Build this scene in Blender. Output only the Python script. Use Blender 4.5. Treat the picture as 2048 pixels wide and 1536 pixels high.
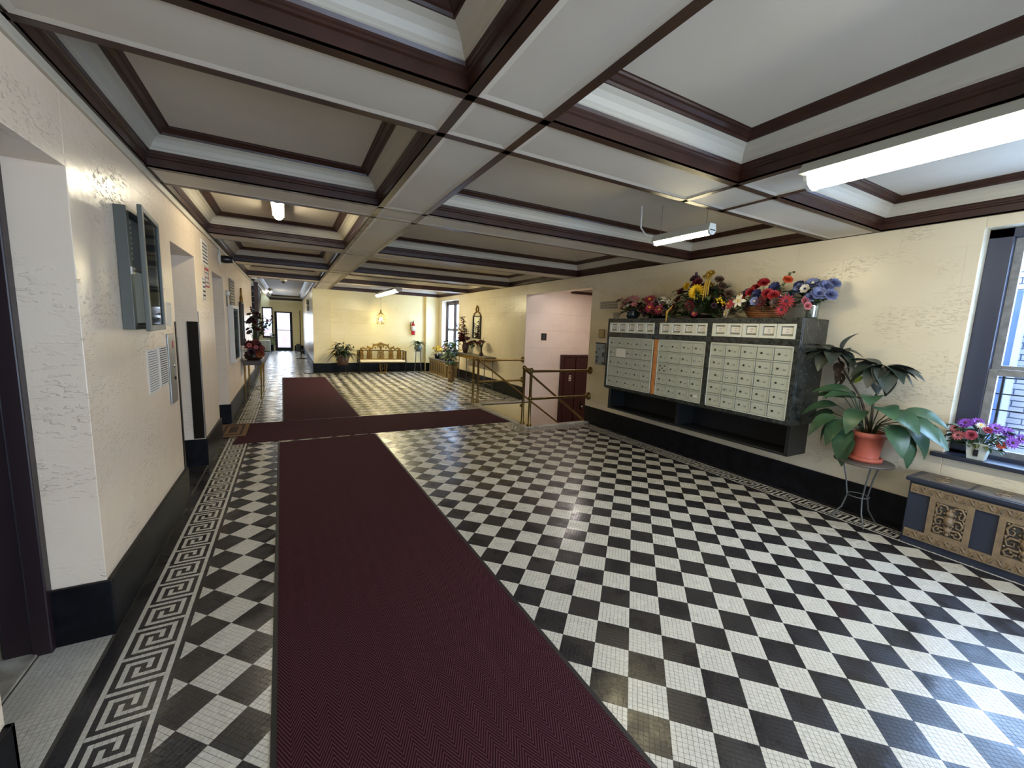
import bpy, bmesh, math, random
import numpy as np
from mathutils import Vector, Matrix
sc = bpy.context.scene
COL = sc.collection
for o in list(bpy.data.objects): bpy.data.objects.remove(o)
rad = math.radians
# ---------------------------------------------------------------- camera
F_PX, YAW, PITCH, ROLL = 815.8, -0.501702, -0.13405, -0.040192
CAM = Vector((0.4358, 0.0, 1.6111))
def rot3(y, p, r):
    return (Matrix.Rotation(y, 3, 'Z') @ Matrix.Rotation(p, 3, 'X') @ Matrix.Rotation(r, 3, 'Y'))
RM = rot3(YAW, PITCH, ROLL)          # columns: right, forward, up
right, fwd, up = RM.col[0], RM.col[1], RM.col[2]
cd = bpy.data.cameras.new('camera'); cam = bpy.data.objects.new('camera', cd); COL.objects.link(cam)
cd.sensor_fit = 'HORIZONTAL'; cd.sensor_width = 36.0; cd.lens = F_PX*36/2048; cd.clip_start = 0.02; cd.clip_end = 200
M = Matrix.Identity(4)
for i in range(3):
    M[i][0] = right[i]; M[i][1] = up[i]; M[i][2] = -fwd[i]; M[i][3] = CAM[i]
cam.matrix_world = M
sc.camera = cam
# ---------------------------------------------------------------- world, colour, light levels
sc.view_settings.view_transform = 'Standard'; sc.view_settings.look = 'None'
sc.view_settings.gamma = 1; sc.view_settings.use_curve_mapping = False
sc.view_settings.exposure = 1.32
w = bpy.data.worlds.new('sky'); sc.world = w; w.use_nodes = True
bg = w.node_tree.nodes['Background']; bg.inputs[0].default_value = (0.52, 0.71, 1.0, 1); bg.inputs[1].default_value = 3.6
L_TUBE = 17.0          # fluorescent lens radiance
L_DAY1 = 54.0         # daylight through the near window
L_DAY0 = 42.0         # daylight through assumed glass doors, unseen behind the camera
L_DAY2 = 60.0
L_HALL = 36.0
cy = sc.cycles
cy.max_bounces = 7; cy.diffuse_bounces = 4; cy.glossy_bounces = 4; cy.transmission_bounces = 4; cy.transparent_max_bounces = 8
cy.caustics_reflective = False; cy.caustics_refractive = False; cy.sample_clamp_indirect = 6.0
cy.use_adaptive_sampling = True; cy.adaptive_threshold = 0.02
def area(name, loc, look, sx, sy, power, color):
    d = bpy.data.lights.new(name, 'AREA'); d.shape = 'RECTANGLE'; d.size = sx; d.size_y = sy; d.energy = power; d.color = color
    o = bpy.data.objects.new(name, d); COL.objects.link(o); o.location = loc
    o.rotation_euler = Vector(look).to_track_quat('-Z', 'Y').to_euler(); return o
area('daylight_near_window', (5.62, 0.40, 1.72), (-1, 0, -0.12), 1.5, 1.7, L_DAY1, (0.46, 0.66, 1.0))
area('daylight_assumed_front_doors', (2.3, -3.22, 1.25), (0, 1, 0), 3.2, 2.0, L_DAY0, (1.0, 0.96, 0.91))  # doors are unseen, assumed from the daylight on the near floor
area('daylight_far_window', (5.62, 13.1, 1.6), (-1, -0.1, -0.2), 1.5, 1.6, L_DAY2, (0.6, 0.76, 1.0))
area('assumed_stairwell_light', (6.0, 6.9, 2.6), (0, 0, -1), .5, .5, 9.0, (1.0, 0.90, 0.84))  # unseen light without a fixture, assumed from the bright stair passage
area('daylight_hall_door', (0.1, 24.95, 1.4), (0, -1, -0.05), 1.2, 1.9, L_HALL, (0.9, 0.95, 1.0))
# ---------------------------------------------------------------- materials
def srgb(r, g, b):
    def c(v):
        v /= 255.0
        return v/12.92 if v <= 0.04045 else ((v+0.055)/1.055)**2.4
    return (c(r), c(g), c(b), 1.0)
def N(nt, t, **k):
    n = nt.nodes.new(t)
    for a, b in k.items(): setattr(n, a, b)
    return n
def mat(name, col, rough=0.5, metal=0.0, var=0.0, vscale=4.0, col2=None, bump=0.0, bscale=30.0, spec=None, emit=None, estr=0.0, coat=0.0, detail=4):
    m = bpy.data.materials.new(name); m.use_nodes = True; nt = m.node_tree; b = nt.nodes['Principled BSDF']
    b.inputs['Base Color'].default_value = col; b.inputs['Roughness'].default_value = rough; b.inputs['Metallic'].default_value = metal
    if coat: b.inputs['Coat Weight'].default_value = coat; b.inputs['Coat Roughness'].default_value = 0.12
    if spec is not None: b.inputs['Specular IOR Level'].default_value = spec
    if emit: b.inputs['Emission Color'].default_value = emit; b.inputs['Emission Strength'].default_value = estr
    geo = None
    if col2 is not None or bump:
        geo = N(nt, 'ShaderNodeNewGeometry')
    if col2 is not None:
        n = N(nt, 'ShaderNodeTexNoise'); n.inputs['Scale'].default_value = vscale; n.inputs['Detail'].default_value = detail
        nt.links.new(geo.outputs['Position'], n.inputs['Vector'])
        r = N(nt, 'ShaderNodeValToRGB'); r.color_ramp.elements[0].position = 0.5-var; r.color_ramp.elements[1].position = 0.5+var
        r.color_ramp.elements[0].color = col; r.color_ramp.elements[1].color = col2
        nt.links.new(n.outputs['Fac'], r.inputs[0]); nt.links.new(r.outputs[0], b.inputs['Base Color'])
    if bump:
        n = N(nt, 'ShaderNodeTexNoise'); n.inputs['Scale'].default_value = bscale; n.inputs['Detail'].default_value = 5
        nt.links.new(geo.outputs['Position'], n.inputs['Vector'])
        bp = N(nt, 'ShaderNodeBump'); bp.inputs['Strength'].default_value = 1.0; bp.inputs['Distance'].default_value = bump
        nt.links.new(n.outputs['Fac'], bp.inputs['Height']); nt.links.new(bp.outputs[0], b.inputs['Normal'])
    return m
def mth(nt, op, a, b=None, c=None):
    n = N(nt, 'ShaderNodeMath', operation=op)
    for i, v in enumerate((a, b, c)):
        if v is None: continue
        if isinstance(v, (int, float)): n.inputs[i].default_value = v
        else: nt.links.new(v, n.inputs[i])
    return n.outputs[0]
def wall_mat(name, c1, c2, rough=0.27, axis='y'):
    """glossy enamel over scored plaster blocks: patchy pitting in bands, thin scored lines"""
    m = bpy.data.materials.new(name); m.use_nodes = True; nt = m.node_tree; b = nt.nodes['Principled BSDF']
    geo = N(nt, 'ShaderNodeNewGeometry'); sp = N(nt, 'ShaderNodeSeparateXYZ'); nt.links.new(geo.outputs['Position'], sp.inputs[0])
    n = N(nt, 'ShaderNodeTexNoise'); n.inputs['Scale'].default_value = 1.3; n.inputs['Detail'].default_value = 5
    nt.links.new(geo.outputs['Position'], n.inputs['Vector'])
    r = N(nt, 'ShaderNodeValToRGB'); r.color_ramp.elements[0].position = 0.35; r.color_ramp.elements[1].position = 0.65
    r.color_ramp.elements[0].color = c1; r.color_ramp.elements[1].color = c2
    nt.links.new(n.outputs['Fac'], r.inputs[0]); nt.links.new(r.outputs[0], b.inputs['Base Color'])
    b.inputs['Roughness'].default_value = rough
    # pitted relief, stretched along the courses
    mp = N(nt, 'ShaderNodeMapping'); mp.inputs['Scale'].default_value = (26, 26, 70); nt.links.new(geo.outputs['Position'], mp.inputs[0])
    p = N(nt, 'ShaderNodeTexNoise'); p.inputs['Scale'].default_value = 1.0; p.inputs['Detail'].default_value = 3
    nt.links.new(mp.outputs[0], p.inputs['Vector'])
    pit = N(nt, 'ShaderNodeValToRGB'); pit.color_ramp.elements[0].position = 0.56; pit.color_ramp.elements[1].position = 0.66
    nt.links.new(p.outputs['Fac'], pit.inputs[0])
    msk = N(nt, 'ShaderNodeTexNoise'); msk.inputs['Scale'].default_value = 1.6; msk.inputs['Detail'].default_value = 2
    mp2 = N(nt, 'ShaderNodeMapping'); mp2.inputs['Scale'].default_value = (1, 1, 2.2); nt.links.new(geo.outputs['Position'], mp2.inputs[0])
    nt.links.new(mp2.outputs[0], msk.inputs['Vector'])
    mr = N(nt, 'ShaderNodeValToRGB'); mr.color_ramp.elements[0].position = 0.46; mr.color_ramp.elements[1].position = 0.60
    nt.links.new(msk.outputs['Fac'], mr.inputs[0])
    relief = mth(nt, 'MULTIPLY', pit.outputs[0], mr.outputs[0])
    wav = N(nt, 'ShaderNodeTexNoise'); wav.inputs['Scale'].default_value = 9; wav.inputs['Detail'].default_value = 3
    nt.links.new(geo.outputs['Position'], wav.inputs['Vector'])
    # scored block lines (0.40 m courses, staggered 0.82 m heads)
    zc = mth(nt, 'DIVIDE', sp.outputs['Z'], 0.40)
    fz = mth(nt, 'ABSOLUTE', mth(nt, 'SUBTRACT', mth(nt, 'FRACT', zc), 0.5))
    lz = mth(nt, 'GREATER_THAN', fz, 0.493)
    row = mth(nt, 'FLOOR', zc)
    al = sp.outputs['Y'] if axis == 'y' else sp.outputs['X']
    ya = mth(nt, 'ADD', mth(nt, 'DIVIDE', al, 0.82), mth(nt, 'MULTIPLY', row, 0.5))
    fy = mth(nt, 'ABSOLUTE', mth(nt, 'SUBTRACT', mth(nt, 'FRACT', ya), 0.5))
    ly = mth(nt, 'GREATER_THAN', fy, 0.4965)
    line = mth(nt, 'MULTIPLY', mth(nt, 'MAXIMUM', lz, ly), -0.7)
    h = mth(nt, 'ADD', mth(nt, 'ADD', relief, line), mth(nt, 'MULTIPLY', wav.outputs['Fac'], 0.9))
    bp = N(nt, 'ShaderNodeBump'); bp.inputs['Strength'].default_value = 1.0; bp.inputs['Distance'].default_value = 0.0032
    nt.links.new(h, bp.inputs['Height']); nt.links.new(bp.outputs[0], b.inputs['Normal'])
    return m
def position_noise_rough(m, lo, hi, scale):
    nt = m.node_tree; b = nt.nodes['Principled BSDF']; geo = N(nt, 'ShaderNodeNewGeometry')
    n = N(nt, 'ShaderNodeTexNoise'); n.inputs['Scale'].default_value = scale; nt.links.new(geo.outputs['Position'], n.inputs['Vector'])
    mr = N(nt, 'ShaderNodeMapRange'); mr.inputs[1].default_value = 0.3; mr.inputs[2].default_value = 0.7; mr.inputs[3].default_value = lo; mr.inputs[4].default_value = hi
    nt.links.new(n.outputs['Fac'], mr.inputs[0]); nt.links.new(mr.outputs[0], b.inputs['Roughness'])
WALL = wall_mat('cream_enamel_wall', srgb(212, 199, 171), srgb(222, 210, 183))
WALLL = wall_mat('pinkish_cream_enamel_wall', srgb(228, 207, 181), srgb(236, 217, 192))
WALLX = wall_mat('cream_enamel_wall_back', srgb(232, 214, 156), srgb(238, 222, 168), axis='x')
PINK = wall_mat('pale_pink_wall', srgb(222, 206, 194), srgb(230, 215, 204), axis='x')
WOOD = mat('dark_maroon_wood', srgb(44, 23, 15), 0.38, col2=srgb(62, 34, 22), var=0.22, vscale=6, bump=0.0008, bscale=60)
CEIL = mat('ceiling_white', srgb(202, 191, 172), 0.6, col2=srgb(212, 202, 184), var=0.2, vscale=1.5, bump=0.0012, bscale=14)
STRIPP = mat('overpainted_strip', srgb(150, 140, 122), 0.5, col2=srgb(112, 96, 82), var=0.12, vscale=9, bump=0.002, bscale=30)
FRIEZE = mat('ceiling_cream', srgb(188, 180, 162), 0.5, bump=0.0008, bscale=20)
MARBLEBLK = mat('black_marble', srgb(13, 14, 17), 0.42, col2=srgb(22, 23, 27), var=0.1, vscale=9, bump=0.0006, bscale=40, spec=.15)
TILEW = mat('white_mosaic', srgb(182, 178, 167), 0.30, col2=srgb(202, 199, 189), var=0.25, vscale=60, detail=1)
TILEC = mat('grey_white_mosaic', srgb(176, 172, 162), 0.4, col2=srgb(196, 192, 182), var=0.25, vscale=60, detail=1)
TILEB = mat('black_mosaic', srgb(30, 29, 32), 0.30, col2=srgb(44, 42, 45), var=0.25, vscale=60, detail=1)
position_noise_rough(TILEB, 0.16, 0.42, 5); position_noise_rough(TILEW, 0.18, 0.42, 5)
GROUT = mat('dark_grout', srgb(74, 70, 64), 0.8, col2=srgb(58, 54, 50), var=0.2, vscale=8)
MARBLEW = mat('grey_white_marble', srgb(176, 170, 156), 0.35, col2=srgb(140, 134, 122), var=0.15, vscale=12)
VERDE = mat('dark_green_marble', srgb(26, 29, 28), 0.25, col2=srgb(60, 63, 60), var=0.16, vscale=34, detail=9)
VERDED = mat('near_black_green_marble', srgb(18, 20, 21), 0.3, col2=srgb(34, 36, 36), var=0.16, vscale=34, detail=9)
DOORPL = mat('dark_plum_door_paint', srgb(34, 21, 25), 0.4, bump=0.0006, bscale=30)
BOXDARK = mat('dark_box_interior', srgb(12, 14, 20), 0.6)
BOXMET = mat('painted_grey_metal', srgb(168, 170, 155), 0.42, bump=0.0003, bscale=80)
BOXFRM = mat('pale_metal_frame', srgb(200, 200, 186), 0.4)
LOCK = mat('tarnished_lock', srgb(70, 66, 58), 0.35, metal=0.8)
CHROME = mat('chrome', srgb(200, 200, 200), 0.15, metal=1.0)
PAPER = mat('white_paper', srgb(214, 208, 196), 0.8)
INK = mat('dark_ink', srgb(46, 44, 50), 0.8)
INKGREY = mat('grey_ink', srgb(112, 110, 112), 0.8)
REDINK = mat('red_ink', srgb(168, 34, 38), 0.7)
OAK = mat('varnished_pine', srgb(196, 132, 72), 0.4, col2=srgb(172, 104, 54), var=0.2, vscale=14)
BRASS = mat('aged_brass', srgb(134, 112, 66), 0.3, metal=0.85, col2=srgb(112, 90, 50), var=0.2, vscale=20)
GOLD = mat('gold_paint', srgb(150, 118, 48), 0.35, metal=0.6, col2=srgb(116, 86, 30), var=0.2, vscale=30)
BRONZE = mat('dark_bronze', srgb(40, 34, 26), 0.32, metal=0.7)
STEEL = mat('brushed_steel', srgb(150, 150, 146), 0.32, metal=0.8)
GREYMET = mat('grey_painted_frame', srgb(92, 94, 88), 0.4, metal=0.3, bump=0.0003, bscale=60)
MAROON = mat('maroon_door_paint', srgb(56, 17, 20), 0.35)
NAVY = mat('dark_navy_paint', srgb(38, 43, 56), 0.4, bump=0.0004, bscale=30)
TAN = mat('tan_carved_wood', srgb(132, 112, 84), 0.5, col2=srgb(110, 92, 70), var=0.2, vscale=18, bump=0.001, bscale=50)
TANTOP = mat('grey_brown_top', srgb(104, 96, 88), 0.4, col2=srgb(80, 74, 70), var=0.15, vscale=16)
CARVEBACK = mat('carving_recess', srgb(58, 54, 48), 0.7)
RUBBER = mat('black_rubber_edge', srgb(26, 25, 26), 0.6)
TERRA = mat('terracotta_plastic', srgb(186, 96, 74), 0.5, col2=srgb(170, 84, 64), var=0.2, vscale=8)
TERRA2 = mat('weathered_terracotta', srgb(120, 84, 66), 0.7, col2=srgb(92, 64, 52), var=0.2, vscale=14)
SOIL = mat('potting_soil', srgb(36, 30, 26), 0.9, bump=0.004, bscale=60)
IRON = mat('grey_iron', srgb(96, 98, 98), 0.45, metal=0.5)
DKIRON = mat('black_iron', srgb(30, 28, 26), 0.45, metal=0.4)
TABTOP = mat('brown_grey_tabletop', srgb(96, 88, 80), 0.4, col2=srgb(74, 66, 60), var=0.2, vscale=9)
WICKER = mat('wicker', srgb(104, 62, 36), 0.5, col2=srgb(144, 92, 52), var=0.2, vscale=60)
CERAM = mat('white_ceramic', srgb(196, 200, 190), 0.25, col2=srgb(178, 184, 172), var=0.2, vscale=12)
TEAL = mat('dark_teal_glaze', srgb(34, 48, 62), 0.2)
GREYPOT = mat('grey_green_glaze', srgb(84, 88, 82), 0.3)
TANVASE = mat('tan_ceramic', srgb(138, 112, 76), 0.45, col2=srgb(112, 88, 56), var=0.2, vscale=14)
DKVASE = mat('dark_brown_vase', srgb(58, 38, 28), 0.3)
UPHOL = mat('cream_upholstery', srgb(226, 212, 178), 0.8)
REDPAINT = mat('red_extinguisher_paint', srgb(176, 32, 28), 0.3)
WHITEPL = mat('white_plastic', srgb(206, 204, 196), 0.4)
BLACKPL = mat('black_plastic', srgb(24, 24, 26), 0.35)
BLUEPL = mat('blue_grey_panel', srgb(126, 140, 158), 0.4, metal=0.3)
WINFR = mat('dark_blue_grey_window_paint', srgb(52, 56, 72), 0.4)
SASH = mat('grey_steel_sash', srgb(138, 138, 136), 0.4, col2=srgb(112, 112, 112), var=0.2, vscale=20)
MIRROR = mat('mirror_glass', srgb(225, 225, 220), 0.03, metal=1.0)
BRICKW = mat('pale_brick', srgb(214, 214, 218), 0.8, col2=srgb(190, 184, 186), var=0.2, vscale=2)
BRICKR = mat('pink_red_brick', srgb(216, 176, 164), 0.8, col2=srgb(196, 150, 138), var=0.2, vscale=2)
MORTAR = mat('pale_mortar', srgb(116, 128, 156), 0.9)
DRAB = mat('blue_grey_facade', srgb(110, 132, 178), 0.8)
MATJUTE = mat('brown_doormat', srgb(116, 84, 54), 0.9, bump=0.003, bscale=200)
MATDK = mat('dark_doormat_print', srgb(50, 34, 26), 0.9)
STONE = mat('grey_stone_panel', srgb(128, 120, 104), 0.5)
def petal_mat(name, c, c2=None):
    return mat(name, srgb(*c), 0.6, col2=srgb(*(c2 or tuple(int(v*0.75) for v in c))), var=0.2, vscale=40)
P_YEL = petal_mat('yellow_petals', (236, 200, 40), (214, 168, 24)); P_GOLD = petal_mat('mustard_petals', (190, 150, 50))
P_RED = petal_mat('red_petals', (170, 34, 40), (120, 20, 28)); P_DRED = petal_mat('dark_red_petals', (96, 18, 24), (60, 12, 16))
P_ORG = petal_mat('orange_petals', (216, 84, 40)); P_PINK = petal_mat('pink_petals', (206, 130, 132), (180, 92, 100))
P_MAG = petal_mat('crimson_petals', (176, 50, 72), (130, 34, 52)); P_WHT = petal_mat('white_petals', (226, 220, 206), (204, 196, 180))
P_BLU = petal_mat('navy_blue_petals', (38, 44, 96)); P_LBL = petal_mat('periwinkle_petals', (126, 134, 172), (90, 98, 142))
P_PUR = petal_mat('purple_petals', (140, 70, 180), (100, 44, 140)); P_PLUM = petal_mat('plum_petals', (70, 36, 52), (44, 22, 34))
P_RUST = petal_mat('rust_orange_petals', (150, 56, 30), (104, 34, 22)); P_BRN = petal_mat('brown_petals', (84, 60, 44))
PLATE_SHADOW = mat('worn_plate_and_inner_shadow', srgb(128, 128, 118), .4)  # worn plates; also the painted shadow inside the directory frames
P_ROSE = petal_mat('rose_pink_petals', (196, 88, 108))
G_DK = mat('dark_green_leaf', srgb(36, 56, 38), 0.4, col2=srgb(24, 38, 28), var=0.2, vscale=14)
G_MID = mat('mid_green_leaf', srgb(56, 86, 48), 0.35, col2=srgb(40, 66, 40), var=0.2, vscale=10)
G_BIG = mat('broad_green_leaf', srgb(70, 100, 70), 0.34, col2=srgb(48, 76, 56), var=0.25, vscale=9, bump=0.0015, bscale=40)
G_TI = mat('dusky_green_leaf', srgb(44, 58, 48), 0.4, col2=srgb(62, 62, 56), var=0.2, vscale=10)
G_DEAD = mat('dry_brown_leaf', srgb(96, 80, 62), 0.8, col2=srgb(66, 54, 44), var=0.2, vscale=20)
G_OLV = mat('olive_leaf', srgb(96, 104, 62), 0.5, col2=srgb(70, 78, 46), var=0.2, vscale=20)
STEM = mat('green_stem', srgb(60, 76, 42), 0.5)
G_YEL = mat('yellow_green_leaf', srgb(176, 200, 80), 0.5)
def glass_mat(name, tint=(0.92, 0.96, 1.0, 1), refl=0.06, frost=None):
    m = bpy.data.materials.new(name); m.use_nodes = True; nt = m.node_tree
    for n in list(nt.nodes): nt.nodes.remove(n)
    out = N(nt, 'ShaderNodeOutputMaterial'); mix = N(nt, 'ShaderNodeMixShader'); mix.inputs[0].default_value = refl
    t = N(nt, 'ShaderNodeBsdfTransparent'); t.inputs[0].default_value = tint
    g = N(nt, 'ShaderNodeBsdfGlossy'); g.inputs['Roughness'].default_value = 0.05
    if frost:
        tr = N(nt, 'ShaderNodeBsdfTranslucent'); tr.inputs[0].default_value = frost
        mx = N(nt, 'ShaderNodeMixShader'); mx.inputs[0].default_value = 0.75
        nt.links.new(t.outputs[0], mx.inputs[1]); nt.links.new(tr.outputs[0], mx.inputs[2]); a = mx.outputs[0]
    else: a = t.outputs[0]
    nt.links.new(a, mix.inputs[1]); nt.links.new(g.outputs[0], mix.inputs[2]); nt.links.new(mix.outputs[0], out.inputs[0])
    return m
GLASS = glass_mat('clear_glass'); FROST = glass_mat('frosted_glass', frost=(0.85, 0.9, 1.0, 1)); CASEGLASS = glass_mat('case_glass', tint=(0.62, 0.66, 0.66, 1), refl=0.16)
CRYSTAL = glass_mat('crystal', tint=(1, 0.97, 0.9, 1), refl=0.35)
VASEGL = glass_mat('vase_glass', tint=(0.72, 0.84, 0.82, 1), refl=0.3)
def emis(name, col, s):
    m = bpy.data.materials.new(name); m.use_nodes = True; b = m.node_tree.nodes['Principled BSDF']
    b.inputs['Base Color'].default_value = (0.8, 0.8, 0.8, 1); b.inputs['Emission Color'].default_value = col; b.inputs['Emission Strength'].default_value = s
    return m
TUBE = emis('lit_fluorescent_lens', (1.0, 0.97, 0.86, 1), L_TUBE)
TUBEW = emis('lit_fluorescent_tube', (1.0, 0.90, 0.66, 1), L_TUBE*1.9)
TUBEY = emis('lit_warm_lens', (1.0, 0.87, 0.52, 1), L_TUBE*2.3)
BULB = emis('lit_bulb', (1.0, 0.84, 0.5, 1), 45)
def carpet_mat():
    m = bpy.data.materials.new('maroon_herringbone_carpet'); m.use_nodes = True; nt = m.node_tree; b = nt.nodes['Principled BSDF']
    tc = N(nt, 'ShaderNodeTexCoord'); sp = N(nt, 'ShaderNodeSeparateXYZ'); nt.links.new(tc.outputs['Object'], sp.inputs[0])
    zz = mth(nt, 'PINGPONG', sp.outputs['X'], 0.046)
    v = mth(nt, 'ADD', sp.outputs['Y'], mth(nt, 'MULTIPLY', zz, 1.9))
    s = mth(nt, 'SINE', mth(nt, 'MULTIPLY', v, 2*math.pi/0.021))
    s01 = mth(nt, 'MULTIPLY_ADD', s, 0.5, 0.5)
    n = N(nt, 'ShaderNodeTexNoise'); n.inputs['Scale'].default_value = 420; n.inputs['Detail'].default_value = 2; nt.links.new(tc.outputs['Object'], n.inputs['Vector'])
    f = mth(nt, 'MULTIPLY', s01, mth(nt, 'MULTIPLY_ADD', n.outputs['Fac'], 1.5, 0.1))
    r = N(nt, 'ShaderNodeValToRGB'); r.color_ramp.elements[0].color = srgb(29, 13, 17); r.color_ramp.elements[1].color = srgb(90, 52, 61)
    nt.links.new(f, r.inputs[0]); nt.links.new(r.outputs[0], b.inputs['Base Color']); b.inputs['Roughness'].default_value = 0.95
    b.inputs['Specular IOR Level'].default_value = 0.1
    bp = N(nt, 'ShaderNodeBump'); bp.inputs['Strength'].default_value = 0.7; bp.inputs['Distance'].default_value = 0.003
    nt.links.new(f, bp.inputs['Height']); nt.links.new(bp.outputs[0], b.inputs['Normal'])
    return m
CARPET = carpet_mat()
def farcell_mat(name, c, g):
    """mosaic too far away to tell its tiles apart: faint joint grid at 45 degrees"""
    m = bpy.data.materials.new(name); m.use_nodes = True; nt = m.node_tree; b = nt.nodes['Principled BSDF']
    geo = N(nt, 'ShaderNodeNewGeometry'); mp = N(nt, 'ShaderNodeMapping'); mp.inputs['Rotation'].default_value = (0, 0, math.pi/4)
    nt.links.new(geo.outputs['Position'], mp.inputs[0]); sp = N(nt, 'ShaderNodeSeparateXYZ'); nt.links.new(mp.outputs[0], sp.inputs[0])
    ls = []
    for k in 'XY':
        a = mth(nt, 'PINGPONG', sp.outputs[k], 0.010607)
        ls.append(mth(nt, 'LESS_THAN', a, 0.0012))
    l = mth(nt, 'MAXIMUM', ls[0], ls[1])
    mx = N(nt, 'ShaderNodeMix', data_type='RGBA'); mx.inputs[6].default_value = c; mx.inputs[7].default_value = g
    nt.links.new(l, mx.inputs[0]); nt.links.new(mx.outputs[2], b.inputs['Base Color']); b.inputs['Roughness'].default_value = 0.3
    n = N(nt, 'ShaderNodeTexNoise'); n.inputs['Scale'].default_value = 5; nt.links.new(geo.outputs['Position'], n.inputs['Vector'])
    mr = N(nt, 'ShaderNodeMapRange'); mr.inputs[1].default_value = 0.3; mr.inputs[2].default_value = 0.7; mr.inputs[3].default_value = 0.18; mr.inputs[4].default_value = 0.42
    nt.links.new(n.outputs['Fac'], mr.inputs[0]); nt.links.new(mr.outputs[0], b.inputs['Roughness'])
    bp = N(nt, 'ShaderNodeBump'); bp.inputs['Distance'].default_value = 0.0025
    n2 = N(nt, 'ShaderNodeTexNoise'); n2.inputs['Scale'].default_value = 22; n2.inputs['Detail'].default_value = 3; nt.links.new(geo.outputs['Position'], n2.inputs['Vector'])
    nt.links.new(n2.outputs['Fac'], bp.inputs['Height']); nt.links.new(bp.outputs[0], b.inputs['Normal'])
    return m
FARW = farcell_mat('white_mosaic_far', srgb(212, 208, 198), srgb(110, 104, 96)); FARB = farcell_mat('black_mosaic_far', srgb(26, 25, 28), srgb(46, 44, 42))
# ---------------------------------------------------------------- mesh builder
class MB:
    def __init__(s): s.v = []; s.f = []; s.m = []; s.s = []
    def add(s, vs, fs, m=0, smooth=False):
        o = len(s.v); s.v += [tuple(p) for p in vs]
        for f in fs: s.f.append(tuple(i+o for i in f)); s.m.append(m); s.s.append(smooth)
        return s
    def box(s, x0, y0, z0, x1, y1, z1, m=0):
        if x0 > x1: x0, x1 = x1, x0
        if y0 > y1: y0, y1 = y1, y0
        if z0 > z1: z0, z1 = z1, z0
        return s.add([(x0, y0, z0), (x1, y0, z0), (x1, y1, z0), (x0, y1, z0), (x0, y0, z1), (x1, y0, z1), (x1, y1, z1), (x0, y1, z1)],
                     [(0, 3, 2, 1), (4, 5, 6, 7), (0, 1, 5, 4), (1, 2, 6, 5), (2, 3, 7, 6), (3, 0, 4, 7)], m)
    def tube(s, pts, r, n=8, m=0, closed=False, caps=True, flat=1.0):
        P = [Vector(p) for p in pts]; k = len(P); rr = r if isinstance(r, (list, tuple)) else [r]*k
        ring = []; u = None
        for i in range(k):
            if closed: t = P[(i+1) % k]-P[i-1]
            else: t = P[min(i+1, k-1)]-P[max(i-1, 0)]
            t.normalize()
            if u is None:
                u = t.orthogonal().normalized() if abs(t.z) > 0.95 else t.cross(Vector((0, 0, 1))).normalized()
            u = (u - t*u.dot(t))
            if u.length < 1e-6: u = t.orthogonal()
            u.normalize(); w_ = t.cross(u)
            ring.append([P[i]+(u*math.cos(2*math.pi*j/n)+w_*math.sin(2*math.pi*j/n)*flat)*rr[i] for j in range(n)])
        vs = [p for r_ in ring for p in r_]; fs = []
        for i in range(k if closed else k-1):
            a = i*n; b = ((i+1) % k)*n
            for j in range(n): fs.append((a+j, a+(j+1) % n, b+(j+1) % n, b+j))
        s.add(vs, fs, m, True)
        if caps and not closed:
            s.add(ring[0], [tuple(range(n-1, -1, -1))], m); s.add(ring[-1], [tuple(range(n))], m)
        return s
    def lathe(s, prof, c=(0, 0, 0), n=20, m=0, ax='z', smooth=True):
        vs = []; fs = []; k = len(prof)
        for (r, z) in prof:
            for j in range(n):
                a = 2*math.pi*j/n; x, y = r*math.cos(a), r*math.sin(a)
                p = (x, y, z) if ax == 'z' else ((z, x, y) if ax == 'x' else (x, z, y))
                vs.append((p[0]+c[0], p[1]+c[1], p[2]+c[2]))
        for i in range(k-1):
            for j in range(n): fs.append((i*n+j, i*n+(j+1) % n, (i+1)*n+(j+1) % n, (i+1)*n+j))
        fs.append(tuple(range(n-1, -1, -1))); fs.append(tuple(range((k-1)*n, k*n)))
        return s.add(vs, fs, m, smooth)
    def ball(s, c, r, n=8, k=6, m=0, sz=1.0):
        prof = [(max(1e-4, r*math.sin(math.pi*i/k)), -r*math.cos(math.pi*i/k)*sz) for i in range(k+1)]
        return s.lathe(prof, c, n, m)
    def prism(s, poly, d, m=0):
        """poly: 3D points, d: extrusion vector"""
        n = len(poly); a = [Vector(p) for p in poly]; b = [p+Vector(d) for p in a]
        return s.add(a+b, [tuple(range(n-1, -1, -1)), tuple(range(n, 2*n))]+[(i, (i+1) % n, n+(i+1) % n, n+i) for i in range(n)], m)
    def xf(s, M_):
        s.v = [tuple(M_ @ Vector(p)) for p in s.v]; return s
    def mesh(s, name, mats):
        me = bpy.data.meshes.new(name); me.from_pydata(s.v, [], s.f)
        for x in (mats if isinstance(mats, (list, tuple)) else [mats]): me.materials.append(x)
        me.polygons.foreach_set('material_index', s.m); me.polygons.foreach_set('use_smooth', s.s); me.update()
        bm = bmesh.new(); bm.from_mesh(me); bmesh.ops.recalc_face_normals(bm, faces=bm.faces); bm.to_mesh(me); bm.free()
        return me
    def build(s, name, mats, parent=None, bevel=0):
        return link(name, s.mesh(name, mats), parent, bevel=bevel)
def link(name, me, parent=None, M_=None, bevel=0):
    o = bpy.data.objects.new(name, me); COL.objects.link(o)
    if M_ is not None: o.matrix_local = M_
    if parent is not None: o.parent = parent
    if bevel:
        b = o.modifiers.new('bevel', 'BEVEL'); b.width = bevel; b.segments = 2; b.limit_method = 'ANGLE'; b.angle_limit = 0.7
    return o
def tag(o, label, cat, group=None):
    o['label'] = label; o['category'] = cat
    if group: o['group'] = group
    return o
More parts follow.
